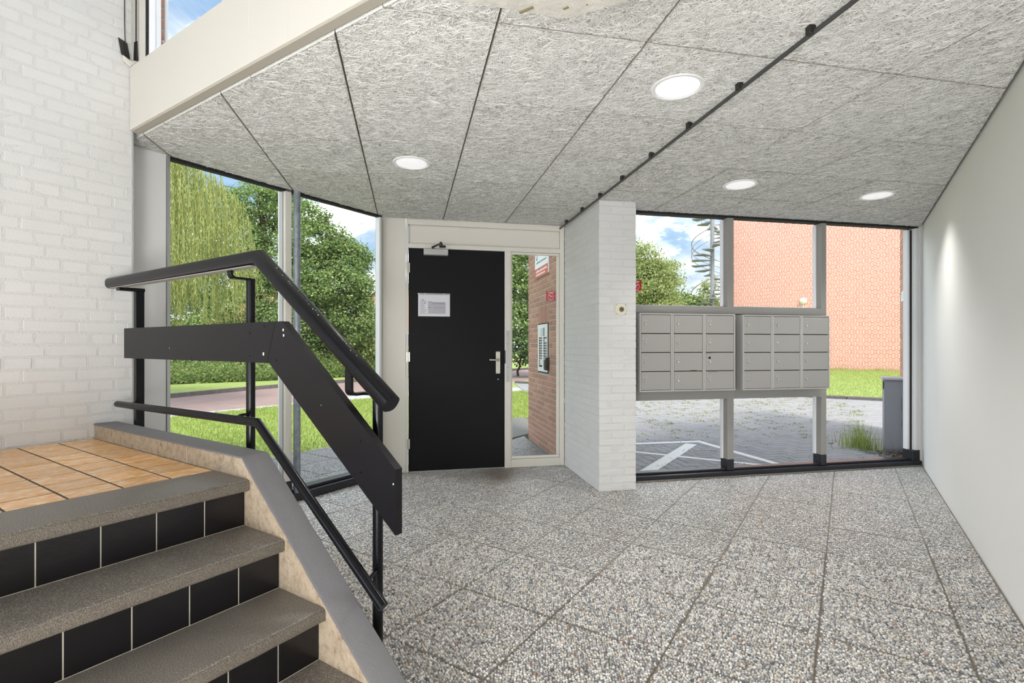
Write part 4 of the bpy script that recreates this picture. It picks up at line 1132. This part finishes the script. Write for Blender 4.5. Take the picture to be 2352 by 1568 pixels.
for k in range(20): mb.box(WL, (-5.94 + k * .0235, -.0190, 2.172), (-5.925 + k * .0235, -.0186, 2.172 + random.uniform(.012, .024)), 0, 2)
for k in range(15): mb.box(WL, (-5.94 + k * .033, -.0194, 2.066), (-5.917 + k * .033, -.0187, 2.066 + random.uniform(.016, .03)), 0, 3)
for k in range(11): mb.box(WL, (-5.94 + k * .038, -.0194, 2.028), (-5.912 + k * .038, -.0187, 2.028 + random.uniform(.014, .024)), 0, 3)
obj('print', mb, [M['sign_blue'], M['sign_orange'], M['sign_teal'], M['sign_white']], sg, recalc=False)
o = obj('house_number_plate', MB().box(CD, (8.43, -.634, 1.79), (8.72, -.622, 1.925), .004), M['sign_white'], origin=CD(8.6, -.63, 1.9))
setp(o, 'small white number plate on the red outer wall above the cabinet', 'number plate')
mb = MB(); mb.box(CD, (8.48, -.6225, 1.82), (8.50, -.6205, 1.90)); mb.box(CD, (8.60, -.6225, 1.82), (8.62, -.6205, 1.90)); mb.box(CD, (8.60, -.6225, 1.885), (8.66, -.6205, 1.90))
obj('digits', mb, M['print_grey'], o)

# taped cable in the corner under the high window
tc_ = thing('taped_cable', CD(1.19, 3.35, 2.80), 'two thin cables with black tape in the corner under the high window', 'cable')
obj('cable', MB().tube([CD(1.163, 3.3535, 3.6), CD(1.163, 3.353, 3.0), CD(1.165, 3.352, 2.88), CD(1.176, 3.350, 2.80)], .0022, 8), M['plastic_dark'], tc_)
obj('cable', MB().tube([CD(1.2165, 3.350, 3.6), CD(1.2165, 3.350, 2.92), CD(1.219, 3.346, 2.81)], .0032, 8), M['plastic_dark'], tc_)
def quad(name, pts, th, m, par): 
    n_ = DV * -th; obj(name, MB().prism([CD(*p) for p in pts], [CD(*p) + n_ for p in pts]), m, par)
quad('tape', [(1.134, 3.3575, 2.898), (1.176, 3.3575, 2.884), (1.190, 3.3575, 2.802), (1.149, 3.3575, 2.812)], .0035, M['black_tape'], tc_)
quad('tape', [(1.206, 3.349, 2.905), (1.222, 3.349, 2.918), (1.2255, 3.349, 2.806), (1.203, 3.349, 2.800)], .0035, M['black_tape'], tc_)
mb = MB(); mb.prism([CD(1.155, 3.3575, 2.806), CD(1.186, 3.3575, 2.790), CD(1.214, 3.3575, 2.794), CD(1.190, 3.3575, 2.762), CD(1.157, 3.3575, 2.782)], [p - DV * .012 for p in (CD(1.155, 3.3575, 2.806), CD(1.186, 3.3575, 2.790), CD(1.214, 3.3575, 2.794), CD(1.190, 3.3575, 2.762), CD(1.157, 3.3575, 2.782))])
obj('cable_clip', mb, M['frame_cream'], tc_)

# ================================================================== OUTSIDE: ground
def slab(name, pts, z1, z0, m, label, kind='structure'):
    mb = MB(); mb.prism([Vector((p.x, p.y, z0)) for p in pts], [Vector((p.x, p.y, z1)) for p in pts])
    return setp(obj(name, mb, m), label, None, None, kind)
slab('ground', [XY(-90, 3.0), XY(90, 3.0), XY(90, 110), XY(-90, 110)], -.12, -.3, M['lawn_soil'], 'wide green ground around the buildings')
lawn_pts = [CD(-4, 5.2), CD(3.5, 5.16), CD(4.6, 5.08), CD(7.3, 4.62), CD(10, 4.1), CD(13, 5.9), CD(11.4, 7.34), CD(8.03, 9.22), CD(6.1, 9.6), CD(3.98, 9.66), CD(-4, 9.2)]
slab('lawn', lawn_pts, -.03, -.2, M['lawn_soil'], 'mown lawn outside the left glazing')
slab('footpath', [CD(-4, 9.2), CD(3.98, 9.66), CD(6.1, 9.6), CD(8.03, 9.22), CD(11.4, 7.34), CD(13, 5.9), CD(14.2, 6.6), CD(12.6, 8.1), CD(8.84, 10.15), CD(6.3, 9.9), CD(4, 9.98), CD(-4, 9.5)], -.035, -.2, M['walk'], 'pale footpath beyond the lawn')
slab('verge', [CD(8.84, 10.15), CD(12.6, 8.1), CD(14.2, 6.6), CD(22, 5), CD(26, 7.5), CD(14.7, 9.47)], -.035, -.2, M['lawn_soil'], 'grass verge between footpath and road')
road = slab('road', [CD(-6, 9.4), CD(4, 9.98), CD(6.3, 9.9), CD(8.84, 10.15), CD(14.7, 9.47), CD(26, 7.5), CD(26, 13.6), CD(14, 14.0), CD(8.8, 13.95), CD(7.67, 13.82), CD(5.49, 13.33), CD(2.5, 12.4), CD(-6, 9.41)], -.045, -.2, M['road'], 'pinkish brick road')
slab('walkway_bed', [CD(-1, 3.665), CD(6.4, 3.665), CD(7.3, 4.6), CD(4.6, 5.06), CD(3.5, 5.14), CD(-1, 5.18)], -.014, -.2, M['slab_out'], 'grey bed of the washed gravel path outside')
wk = thing('walkway', CD(3, 4.4, 0), 'washed gravel slab path outside the left glazing', None, None, 'structure')
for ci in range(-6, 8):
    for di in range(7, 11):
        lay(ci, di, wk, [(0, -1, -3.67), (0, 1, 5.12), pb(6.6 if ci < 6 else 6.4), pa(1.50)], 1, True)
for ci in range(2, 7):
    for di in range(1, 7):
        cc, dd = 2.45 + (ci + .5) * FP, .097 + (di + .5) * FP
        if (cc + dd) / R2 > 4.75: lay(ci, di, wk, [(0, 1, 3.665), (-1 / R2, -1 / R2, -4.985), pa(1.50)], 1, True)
# kerb stones along the far side of the road
ks = thing('kerb_stones', CD(8, 13.9, 0), 'grey kerb stones along the far side of the road', 'kerb')
kp = [CD(-2, 10.95), CD(2.5, 12.45), CD(5.49, 13.40), CD(7.67, 13.89), CD(8.8, 14.02), CD(11.5, 14.08), CD(16, 14.05), CD(24, 13.75)]
for i in range(len(kp) - 1):
    a, b = kp[i], kp[i + 1]; n = max(1, round((b - a).length / 1.0)); t = (b - a).normalized(); s = t.cross(ZV) * .07
    for k in range(n):
        p = a + (b - a) * (k / n) + t * .006; q = a + (b - a) * ((k + 1) / n) - t * .006
        mb = MB(); pr = [p - s, p + s, q + s, q - s]; mb.prism([v + ZV * -.15 for v in pr], [v + ZV * .055 for v in pr]); obj('kerb_stone', mb, M['stone_kerb'], ks)
slab('far_verge', [CD(-6, 10.2), CD(2.5, 12.5), CD(5.49, 13.47), CD(7.67, 13.97), CD(8.8, 14.1), CD(11.5, 14.16), CD(24, 13.8), CD(30, 14), CD(30, 30), CD(-6, 30)], .05, -.2, M['lawn_soil'], 'grass strip beyond the road')

# paving of the yard in front of the right window
yard_pts = [AB(1.93, 4.262), CD(6.62, -.60), CD(9.1, -.60), CD(9.1, -4), CD(13.75, -4), CD(13.75, 9.0), AB(2.9, 12.0), AB(1.97, 8.2)]
pv = slab('paving', yard_pts, -.020, -.2, M['paving_far'], 'grey clinker paving of the yard')
pv.data.materials[0].node_tree.nodes['Mapping'].inputs['Rotation'].default_value = (0, 0, -(math.pi / 4 - TH) * 0 + 0)
pv['label'] = 'grey clinker paving of the yard outside the right window'
yard = thing('yard_pavers', AB(3.4, 5.0, 0), 'grey clinker pavers nearest the right window, laid in herringbone', None, None, 'structure')
PW = .1075; pm = []
for k in range(5):
    q = MB(); q.box(XY, (-PW + .002, -PW / 2 + .002, -.03), (PW - .002, PW / 2 - .002, 0), .004); pm.append(raw_mesh('paver', q, M['paver']))
cnt = 0
for i in range(-4, 34):
    for j in range(-2, 20):
        df = (i - j) % 4
        if df == 0: ca, cb, rot = 1.95 + (i + 1) * PW, 4.28 + (j + .5) * PW, 0
        elif df == 3: ca, cb, rot = 1.95 + (i + .5) * PW, 4.28 + (j + 1) * PW, 1
        else: continue
        if not (2.06 < ca < 5.15 and 4.39 < cb < 6.05) or (cb - ca) / R2 < -.48 or cnt >= 300: continue
        cnt += 1
        Mx = frame_m(AB, (ca, cb, -.0085 + random.uniform(-.0015, .0015)))
        if rot: Mx = Mx @ Matrix.Rotation(math.pi / 2, 4, 'Z')
        shared('paver', pm[random.randrange(5)], Mx, yard)
pk = thing('parking_marking', AB(3.0, 5.2, 0), 'white painted parking lines on the paving outside the right window', 'road marking')
def stripe(p, q, w, z=-.0065):
    p, q = AB(*p), AB(*q); s = (q - p).normalized().cross(ZV) * w / 2
    mb = MB(); pr = [p - s, p + s, q + s, q - s]; mb.prism([v + ZV * (z - .002) for v in pr], [v + ZV * z for v in pr]); obj('stripe', mb, M['paint_white'], pk)
stripe((1.98, 5.81), (3.60, 5.765), .085); stripe((3.565, 5.81), (3.683, 4.40), .085, -.0056); stripe((2.17, 4.42), (3.39, 5.63), .135, -.0060); stripe((2.0, 5.79), (3.56, 4.44), .07, -.0063)
# kerb and lawn on the far side of the yard
yk = thing('kerb_stones', CD(13.8, 0, 0), 'dark kerb stones between yard paving and lawn, right of the mailboxes', 'kerb')
for k in range(13):
    d0 = -4 + k * 1.0; obj('kerb_stone', MB().box(CD, (13.755, d0 + .005, -.15), (13.88, d0 + .995, .05), .012), M['stone_kerb'], yk)
slab('far_lawn', [CD(13.88, -6), CD(29.1, -14), CD(29.1, 8), CD(13.88, 9)], .03, -.2, M['lawn_soil'], 'lawn in front of the orange brick block')

# ------------------------------------------------------------------ foliage
def quads(P, U, Vv):
    """leaf quads: centres P, half axes U and V"""
    n = len(P); V = np.stack([P - U, P - Vv * .9, P + U, P + Vv * .9], 1).reshape(-1, 3)
    return V, np.arange(4 * n).reshape(n, 4)
def unit(a): return a / np.maximum(np.linalg.norm(a, axis=1, keepdims=True), 1e-9)
def canopy(name, parent, blobs, n, size, m, shell=.16, clump=.16, per=26, flat=.5):
    """blobs: (x, y, z, rx, ry, rz); leaves gather in sprays around points near the blob's surface"""
    w = np.array([b[3] * b[4] + b[4] * b[5] + b[3] * b[5] for b in blobs]); w = w / w.sum(); B = np.array([b[:6] for b in blobs], float)
    nc = n // per; bi = rng.choice(len(blobs), nc, p=w); d = unit(rng.normal(size=(nc, 3))); r = 1 - np.abs(rng.normal(0, shell, nc))
    C_ = B[bi, :3] + d * B[bi, 3:6] * r[:, None]
    ci = np.repeat(np.arange(nc), per); P = C_[ci] + rng.normal(size=(len(ci), 3)) * clump * np.array([1, 1, .55])
    nrm = unit(d[ci] * .5 + rng.normal(size=(len(ci), 3)) * .55 + np.array([0, 0, flat]))
    t = unit(np.cross(nrm, rng.normal(size=(len(ci), 3)))); b2 = np.cross(nrm, t); s = (size * rng.uniform(.65, 1.25, len(ci)))[:, None]
    V, F = quads(P, t * s * .5, b2 * s * .42)
    o = np_mesh(name, V, F, m, parent); o['kind'] = 'stuff'; return o
def trunk(parent, p0, p1, r0, r1, limbs=()):
    mb = MB(); p0, p1 = Vector(p0), Vector(p1); n = 6; pts = [p0.lerp(p1, i / n) + Vector((random.uniform(-.06, .06), random.uniform(-.06, .06), 0)) * (i > 0) for i in range(n + 1)]
    for i in range(n): mb.cyl(pts[i], pts[i + 1], r0 + (r1 - r0) * i / n, r0 + (r1 - r0) * (i + 1) / n, 10)
    for q in limbs:
        b = p0.lerp(p1, random.uniform(.45, .95)); mid = b.lerp(Vector(q), .5) + Vector((0, 0, .25)); mb.cyl(b, mid, r1 * .8, r1 * .5, 7); mb.cyl(mid, q, r1 * .5, r1 * .15, 7)
    obj('trunk', mb, M['bark'], parent, recalc=False)
def tree(name, base, label, blobs, n, size, m, tr=(.16, .07), **kw):
    t = thing(name, base, label, 'tree'); top = max(b[2] for b in blobs)
    trunk(t, base, (base[0] + .2, base[1], top), tr[0], tr[1], [(b[0], b[1], b[2]) for b in blobs[:9]])
    canopy('foliage', t, blobs, n, size, m, **kw); return t
def px(u, v, y): return ((u - 1176) / 1163 * y, y, EYE - (v - 793.5) / 1163 * y)
def bl(u, v, y, ru, rv, ry=None):
    x, yy, z = px(u, v, y); k = y / 1163; return (x, yy, z, ru * k, ry or ru * k, rv * k)
tree('maple_tree', (px(590, 800, 21)[0], 21, -.1), 'broad green maple behind the willow branches',
     [bl(500, 480, 21, 60, 55), bl(590, 470, 21, 70, 45), bl(650, 480, 21.5, 50, 60), bl(540, 560, 20.5, 80, 60), bl(620, 600, 20.5, 75, 70), bl(480, 640, 21, 80, 80), bl(580, 700, 20.5, 90, 65), bl(650, 730, 20.3, 60, 60), bl(420, 560, 21.5, 80, 90), bl(400, 720, 21, 90, 70), bl(500, 760, 20.5, 90, 50), bl(640, 440, 21.5, 28, 35)],
     58000, .105, M['maple'], (.22, .1), per=30)
tree('maple_tree', (px(740, 800, 19.5)[0], 19.5, -.1), 'maple with a rounded crown right of the galvanised post',
     [bl(705, 500, 19.5, 45, 35), bl(730, 560, 19.5, 75, 50), bl(790, 600, 19.5, 60, 45), bl(700, 620, 19.2, 60, 60), bl(765, 660, 19, 85, 50), bl(825, 590, 19.6, 24, 18), bl(815, 650, 19.5, 40, 30), bl(720, 720, 19, 80, 60), bl(800, 740, 19, 60, 55), bl(700, 780, 19, 70, 40), bl(830, 700, 19.4, 22, 30)],
     52000, .10, M['maple'], (.2, .09), per=30)
tree('shrub', (px(845, 800, 20)[0], 20, 0), 'light green shrub beside the end stile of the left glazing', [bl(850, 745, 20, 26, 45), bl(835, 790, 19.8, 34, 35), bl(862, 790, 20, 25, 40)], 5200, .12, M['birch'], (.05, .02))
tree('maple_tree', (px(1150, 800, 21)[0], 21, -.1), 'green tree seen through the sidelight beside the door',
     [bl(1190, 610, 21, 60, 50), bl(1160, 680, 21, 80, 60), bl(1230, 680, 21, 60, 70), bl(1190, 740, 20.6, 80, 45), bl(1180, 560, 21.5, 60, 50)], 26000, .11, M['maple'], (.2, .1))
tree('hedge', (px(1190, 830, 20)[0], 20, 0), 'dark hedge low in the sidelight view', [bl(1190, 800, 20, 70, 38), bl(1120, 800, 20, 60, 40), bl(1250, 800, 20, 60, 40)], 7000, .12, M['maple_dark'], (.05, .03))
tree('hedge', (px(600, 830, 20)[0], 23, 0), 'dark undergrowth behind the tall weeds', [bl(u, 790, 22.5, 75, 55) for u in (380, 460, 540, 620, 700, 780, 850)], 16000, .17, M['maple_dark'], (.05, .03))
# willow: long hanging strands
wl_ = thing('willow_tree', (-9.4, 9.6, -.03), 'weeping willow hanging into the left edge of the glazing', 'tree')
trunk(wl_, (-9.4, 9.6, -.1), (-8.6, 9.6, 4.4), .28, .14, [(-7.4, 9.4, 5.3), (-6.6, 9.0, 4.9), (-8.0, 10.4, 5.4)])
def willow(nb=78):
    LP, LU, LV, RV, RF = [], [], [], [], []; nv = 0
    for b in range(nb):
        bx = rng.uniform(-8.3, -5.2); by = rng.uniform(8.4, 10.9); lowest = 1.45 + abs(rng.normal(0, .32)) + (1.0 if rng.random() < .22 else 0)
        for s in range(9):
            x = bx + rng.normal(0, .075); y = by + rng.normal(0, .10)
            q = 1 - ((x + 8.5) / 3.45) ** 2 - ((y - 9.6) / 1.9) ** 2 * .45
            if q < .01: continue
            z1 = 2.75 + 2.9 * math.sqrt(q) + rng.normal(0, .10); z0 = lowest + abs(rng.normal(0, .22)) + max(0, (x + 5.75) * .9)
            if z1 - z0 < .4: continue
            k = int((z1 - z0) / .031); t = np.linspace(0, 1, k); ph = rng.uniform(0, 6.28, 2)
            X = x + .05 * np.sin(t * 2.2 + ph[0]) * t + rng.uniform(.0, .14) * (1 - (1 - t) ** 3); Y = y + .05 * np.sin(t * 2.6 + ph[1]) * t; Z = z1 + (z0 - z1) * t
            pth = np.stack([X, Y, Z], 1); d = unit(np.stack([rng.normal(0, .34, k), rng.normal(0, .34, k), np.full(k, -1.0)], 1))
            u = d * rng.uniform(.034, .058, k)[:, None]; v = unit(np.cross(d, rng.normal(size=(k, 3)))) * rng.uniform(.0060, .0100, k)[:, None]
            LP.append(pth + rng.normal(0, .010, (k, 3)) + u); LU.append(u); LV.append(v)
            m_ = pth[::3]; w_ = np.array([.0018, .0010, 0]); RV += [m_ - w_, m_ + w_]
            for i in range(len(m_) - 1): RF.append((nv + i, nv + i + 1, nv + len(m_) + i + 1, nv + len(m_) + i))
            nv += 2 * len(m_)
    V, F = quads(np.concatenate(LP), np.concatenate(LU), np.concatenate(LV))
    np_mesh('foliage', V, F, M['willow'], wl_)['kind'] = 'stuff'
    np_mesh('twigs', np.concatenate(RV), RF, leaf_mat('willow twig', LO(150, 146, 84, 1), LO(172, 166, 96, 1), LO(190, 180, 106, 1), .2), wl_)['kind'] = 'stuff'
willow()
canopy('foliage', wl_, [(-8.0, 9.9, 4.6, 1.6, 1.2, 1.1), (-7.2, 10.2, 3.6, 1.4, .9, 1.2)], 3000, .07, M['willow'], clump=.2)

# tall weeds beyond the road, blades of the near lawn, weeds between the pavers
def weeds(name, label, n, place, h0, h1, leaf, m, lean=.25, leaves=9):
    X, Y, Z, H = place(n); LP, LU, LV = [], [], []
    for k in range(leaves):
        f = (k + .5) / leaves; ang = rng.uniform(0, 6.28, n); ln = rng.uniform(.05, lean, n) * f
        P = np.stack([X + np.cos(ang) * ln * .5, Y + np.sin(ang) * ln * .5, Z + H * f], 1)
        d = unit(np.stack([np.cos(ang), np.sin(ang), rng.uniform(.1, 1.2, n)], 1)); s = leaf * rng.uniform(.6, 1.3, n) * (1.15 - .5 * f)
        LP.append(P + d * s[:, None] * .5); LU.append(d * s[:, None] * .5); LV.append(unit(np.cross(d, rng.normal(size=(n, 3)))) * s[:, None] * .2)
    V, F = quads(np.concatenate(LP), np.concatenate(LU), np.concatenate(LV))
    return setp(np_mesh(name, V, F, m), label, None, None, 'stuff')
def pl_far(n):
    c = rng.uniform(4, 19, n); base = np.interp(c, [4, 6.8, 9.8, 12.3, 19], [16.3, 16.6, 15.6, 15.1, 14.9]); d = base + np.abs(rng.normal(0, .9, n))
    x = c * CV.x + d * DV.x; y = c * CV.y + d * DV.y; H = rng.uniform(.35, 1.0, n) * np.interp(c, [4, 10, 13, 19], [.95, .95, 1.5, 1.6]) * np.clip(.45 + (d - base) * .8, .4, 1)
    return x, y, np.full(n, .04), H
weeds('tall_weeds', 'tall flowering weeds and nettles beyond the road', 5200, pl_far, 0, 0, .13, M['weed'], .3, 10)['category'] = 'weeds'
def blades(name, label, n, place, m, wdt=.0035):
    X, Y, Z, H = place(n); ang = rng.uniform(0, 6.28, n); lean = rng.uniform(.1, .6, n) * H
    a = np.stack([X, Y, Z], 1); t = a + np.stack([np.cos(ang) * lean, np.sin(ang) * lean, H], 1); s = np.stack([-np.sin(ang), np.cos(ang), np.zeros(n)], 1) * wdt
    V = np.stack([a - s, a + s, t], 1).reshape(-1, 3); o = np_mesh(name, V, np.arange(3 * n).reshape(n, 3), m)
    return setp(o, label, None, None, 'stuff')
def in_lawn(n):
    c = rng.uniform(.8, 12.0, n); d = rng.uniform(4.3, 9.6, n)
    poly = [(-4, 5.2), (3.5, 5.16), (4.6, 5.08), (7.3, 4.62), (10, 4.1), (13, 5.9), (11.4, 7.34), (8.03, 9.22), (6.1, 9.6), (3.98, 9.66), (-4, 9.2)]
    # even-odd point in polygon
    ok = np.zeros(n, bool)
    for i in range(len(poly)):
        (x0, y0), (x1, y1) = poly[i], poly[i - 1]
        cross = ((y0 > d) != (y1 > d)) & (c < (x1 - x0) * (d - y0) / (y1 - y0 + 1e-12) + x0); ok ^= cross
    c, d = c[ok], d[ok]; return c * CV.x + d * DV.x, c * CV.y + d * DV.y, np.full(len(c), -.032), rng.uniform(.025, .06, len(c))
class _P:  # blades() takes its count from the placed points
    pass
def blades_at(name, label, pts, m, wdt=.0035): return blades(name, label, len(pts[0]), lambda n: pts, m, wdt)
blades_at('lawn_grass', 'short green grass of the lawn outside the left glazing', in_lawn(90000), M['grass'], .005)['category'] = 'grass'
def pave_weeds(n):
    # tufts grow along the joints, denser far out on the left
    k = n // 14; a = rng.uniform(2.0, 9.0, k); b = 4.4 + 6.5 * rng.random(k) ** .9
    ok = (b - a) / R2 > -.3; a, b = a[ok], b[ok]; k = len(a)
    i = np.repeat(np.arange(k), 14); ex = rng.normal(0, .055, len(i)); ey = rng.normal(0, .012, len(i)); sw = (i % 2 == 0)
    A_ = a[i] + np.where(sw, ex, ey); B_ = b[i] + np.where(sw, ey, ex)
    return A_ * AV.x + B_ * BV.x, A_ * AV.y + B_ * BV.y, np.full(len(i), -.022), rng.uniform(.008, .030, len(i)) * np.repeat(rng.uniform(.5, 1.3, k), 14)
blades_at('joint_weeds', 'small green weeds in the joints of the yard paving', pave_weeds(6500), M['grass'], .005)['category'] = 'weeds'
blades_at('joint_moss', 'dry yellow weeds in the joints of the yard paving', pave_weeds(9500), M['dry_grass'], .005)['category'] = 'weeds'
def far_lawn_pts(n):
    c = rng.uniform(13.9, 29.1, n); d = rng.uniform(-4, 1.6, n); H = np.where(c > 28.7, rng.uniform(.06, .26, n), rng.uniform(.02, .05, n))
    return c * CV.x + d * DV.x, c * CV.y + d * DV.y, np.full(n, .028), H
blades_at('far_lawn_grass', 'grass of the lawn in front of the orange brick block', far_lawn_pts(26000), M['grass'], .006)['category'] = 'grass'

# utility cabinet with grass tuft and wood chips
cb = thing('utility_cabinet', CD(7.3, -.49, -.02), 'grey utility cabinet outside the window, right corner', 'cabinet')
obj('body', MB().box(CD, (7.15, -.358, -.03), (7.48, -.622, .805), .006), M['cabinet'], cb)
obj('lid', MB().box(CD, (7.125, -.338, .805), (7.50, -.630, .832), .006), M['cabinet_top'], cb)
obj('door', MB().box(CD, (7.143, -.372, .02), (7.151, -.616, .79), .002), M['cabinet'], cb)
obj('latch', MB().box(CD, (7.17, -.357, .70), (7.20, -.346, .79), .002), M['plastic_dark'], cb)
mb = MB()
for z0, z1 in ((.28, .36), (.46, .62)): mb.box(CD, (7.1415, -.512, z0), (7.144, -.516, z1))
obj('rust_run', mb, M['rust'], cb)['kind'] = 'stuff'
def tuft(n):
    r = np.abs(rng.normal(0, .13, n)); t = rng.uniform(0, 6.28, n); a = 5.22 + r * np.cos(t) * 1.1; b = 5.02 + r * np.sin(t)
    a = np.minimum(a, 5.36); return a * AV.x + b * BV.x, a * AV.y + b * BV.y, np.full(n, -.02), rng.uniform(.10, .36, n)
blades_at('grass_tuft', 'tall grass tuft at the foot of the grey cabinet', tuft(300), M['grass'], .004)['category'] = 'grass'
n = 900; a = rng.uniform(4.98, 5.62, n); b = rng.uniform(4.32, 4.80, n); ok = ((b - a) / R2 > -.60) & (a - 4.98 > (4.60 - b) * -.3); a, b = a[ok], b[ok]; n = len(a)
P = np.stack([a * AV.x + b * BV.x, a * AV.y + b * BV.y, rng.uniform(-.016, .004, n)], 1); t = unit(np.stack([rng.normal(size=n), rng.normal(size=n), rng.normal(0, .25, n)], 1)); v = unit(np.cross(t, np.array([0, 0, 1.0]) + rng.normal(0, .4, (n, 3))))
V, F = quads(P, t * rng.uniform(.012, .03, n)[:, None], v * rng.uniform(.005, .010, n)[:, None])
setp(np_mesh('wood_chips', V, F, M['mulch']), 'wood chips in front of the grey cabinet', 'wood chips', None, 'stuff')

# ------------------------------------------------------------------ brick block, spiral stair, trees on the right
def FB(x, y, z): return DV * x - CV * y + ZV * z
bd = thing('brick_block', CD(29.2, 0, 0), 'tall block with an orange red brick end wall beyond the lawn', 'building')
q = MB(); q.box(XY, (-14, -10, -.2), (5.25, 0, 11)); me = raw_mesh('wall', q, M['far_brick'])
o = shared('wall', me, frame_m(FB, (0, -29.2, 0)), bd); WM.pop(o.name, None)
wl2 = thing('wall_lamp', CD(29.15, 1.807, 3.4), 'cream bulkhead lamp low on the orange brick wall', 'lamp')
obj('shade', MB().lathe(CD(29.20, 1.807, 3.42), -CV, [(.17, 0), (.165, .06), (.11, .11), (0, .13)], 20), M['plastic_cream'], wl2)
obj('wire', MB().cyl(CD(29.185, 1.807, 2.6), CD(29.185, 1.807, 3.3), .02, n=6), M['pvc'], wl2)
sp = thing('spiral_staircase', CD(28, 5.885, 0), 'grey outdoor spiral staircase beside the orange brick wall', 'staircase')
sc0 = CD(28, 5.885, 0); RS = 1.03; RI = .229; NT_ = 37
obj('column', MB().cyl(sc0, sc0 + ZV * 8.35, .105, n=16), M['spiral'], sp)
q = MB()
def wedge(mb, z):
    a0, a1 = -.30, .30
    lo = [XY(.09, -.06), XY(RS * math.cos(a0), RS * math.sin(a0)), XY(RS, 0), XY(RS * math.cos(a1), RS * math.sin(a1)), XY(.09, .06)]
    mb.prism([p + ZV * (z - .05) for p in lo], [p + ZV * z for p in lo])
wedge(q, 0); step_me = raw_mesh('step', q, M['spiral'])
ang = lambda z: math.pi + 2 * math.pi * (z - 5.75) / 2.58
for k in range(NT_):
    z = .2 + k * RI; shared('step', step_me, Matrix.Translation(sc0 + ZV * z) @ Matrix.Rotation(ang(z), 4, 'Z'), sp)
def helix(h, r, z0=.2, z1=8.4): return [sc0 + Vector((RS * math.cos(ang(z)), RS * math.sin(ang(z)), z + h)) for z in np.linspace(z0, z1, 130)]
obj('handrail', MB().tube(helix(.95, RS), .022, 6), mat('brown handrail', L(150, 132, 116), .6), sp)
for h in (.62, .32): obj('rail', MB().tube(helix(h, RS), .014, 5), M['spiral'], sp)
for k in range(0, NT_, 3):
    z = .2 + k * RI; p = sc0 + Vector((RS * math.cos(ang(z)), RS * math.sin(ang(z)), z)); obj('baluster', MB().cyl(p, p + ZV * .95, .014, n=6), M['spiral'], sp)
tree('birch_tree', (px(1480, 800, 23)[0], 23, -.1), 'pale green birch behind the camera sticker',
     [bl(1478, 600, 23, 38, 40), bl(1460, 660, 23, 70, 60), bl(1505, 650, 23, 48, 55), bl(1540, 640, 23.4, 22, 20), bl(1530, 610, 23.4, 20, 16), bl(1420, 600, 23, 60, 60), bl(1500, 700, 23, 60, 30)], 30000, .10, M['birch'], (.14, .05), clump=.2)
tree('shrub', (px(1560, 800, 27)[0], 27, -.1), 'green shrubs left of the spiral staircase', [bl(1545, 702, 27, 50, 32), bl(1590, 708, 27, 30, 24), bl(1490, 712, 26, 60, 28)], 9000, .16, M['maple'], (.08, .04), clump=.2)
tree('shrub', (px(1630, 800, 40)[0], 40, -.1), 'yellow green tree seen between the spiral steps', [bl(1628, 680, 40, 20, 35), bl(1612, 720, 40, 26, 25), bl(1645, 715, 40, 26, 25)], 4200, .2, M['birch'], (.1, .05), clump=.28)

# ------------------------------------------------------------------ houses behind the trees
def house(base, w, dpt, he, hr, label):
    h = thing('house', base, label, 'house'); x, y, z = base
    F = lambda a, b, c: Vector((x + a, y + b, z + c))
    g = [F(-w / 2, 0, 0), F(w / 2, 0, 0), F(w / 2, 0, he), F(0, 0, hr), F(-w / 2, 0, he)]
    obj('wall', MB().prism(g, [p + Vector((0, dpt, 0)) for p in g]), M['house_wall'], h)
    for s in (-1, 1):
        t = (F(s * w / 2, 0, he) - F(0, 0, hr)); e = t.normalized() * .35; n_ = Vector((s * .6, 0, .8)) * .12
        pr = [F(0, -.25, hr) + n_ * 0, F(s * w / 2, -.25, he) + e, F(s * w / 2, -.25, he) + e + n_, F(0, -.25, hr + .16)]
        obj('roof', MB().prism(pr, [p + Vector((0, dpt + .5, 0)) for p in pr]), M['roof_tile'], h)
    obj('chimney', MB().box(F, (-.9, 2.2, he), (-.35, 2.8, hr + 1.2), .02), M['red_brick'], h)
    for sx in (-1, 1):
        wn = obj('window', MB().box(F, (sx * w * .22 - .55, -.04, 1.0), (sx * w * .22 + .55, .05, 2.3), .02), M['pvc'], h)
        obj('pane', MB().box(F, (sx * w * .22 - .45, -.05, 1.1), (sx * w * .22 + .45, -.03, 2.2)), M['sign_blue'], wn)
    return h
house((px(905, 793, 44)[0], 44, 0), 6.4, 9, 4.3, 7.2, 'orange gabled house peeping out right of the maple')
house((px(640, 793, 60)[0], 60, 0), 18, 8, 4.4, 8.0, 'pinkish house glimpsed between the maple leaves')

# ------------------------------------------------------------------ a few dry leaves on the floor
def leaf(p, a, sz, label):
    mb = MB(); n = 9; o = [(math.cos(t) * sz * (1 + .25 * math.sin(3 * t)), math.sin(t) * sz * .62, .003 + .004 * abs(math.sin(t))) for t in [2 * math.pi * i / n for i in range(n)]]
    ca, sa = math.cos(a), math.sin(a); ring_ = [Vector(p) + Vector((x * ca - y * sa, x * sa + y * ca, z)) for x, y, z in o]
    mb.add(ring_ + [Vector(p) + Vector((0, 0, .0035))], [(i, (i + 1) % n, n) for i in range(n)])
    setp(obj('dry_leaf', mb, M['dry_leaf'], origin=p), label, 'leaf')
M['dry_leaf'] = mat('dry orange leaf', L(196, 128, 62), .8)
leaf(CD(3.84, .63, .003), .4, .011, 'tiny orange leaf on the floor slabs, farther one in front of the mailboxes')
leaf(CD(3.80, .48, .003), 1.2, .012, 'tiny orange leaf on the floor slabs, nearer one in front of the mailboxes')
leaf(AB(1.44, 3.80, .003), 2.2, .013, 'small orange leaf at the foot of the brick pillar')
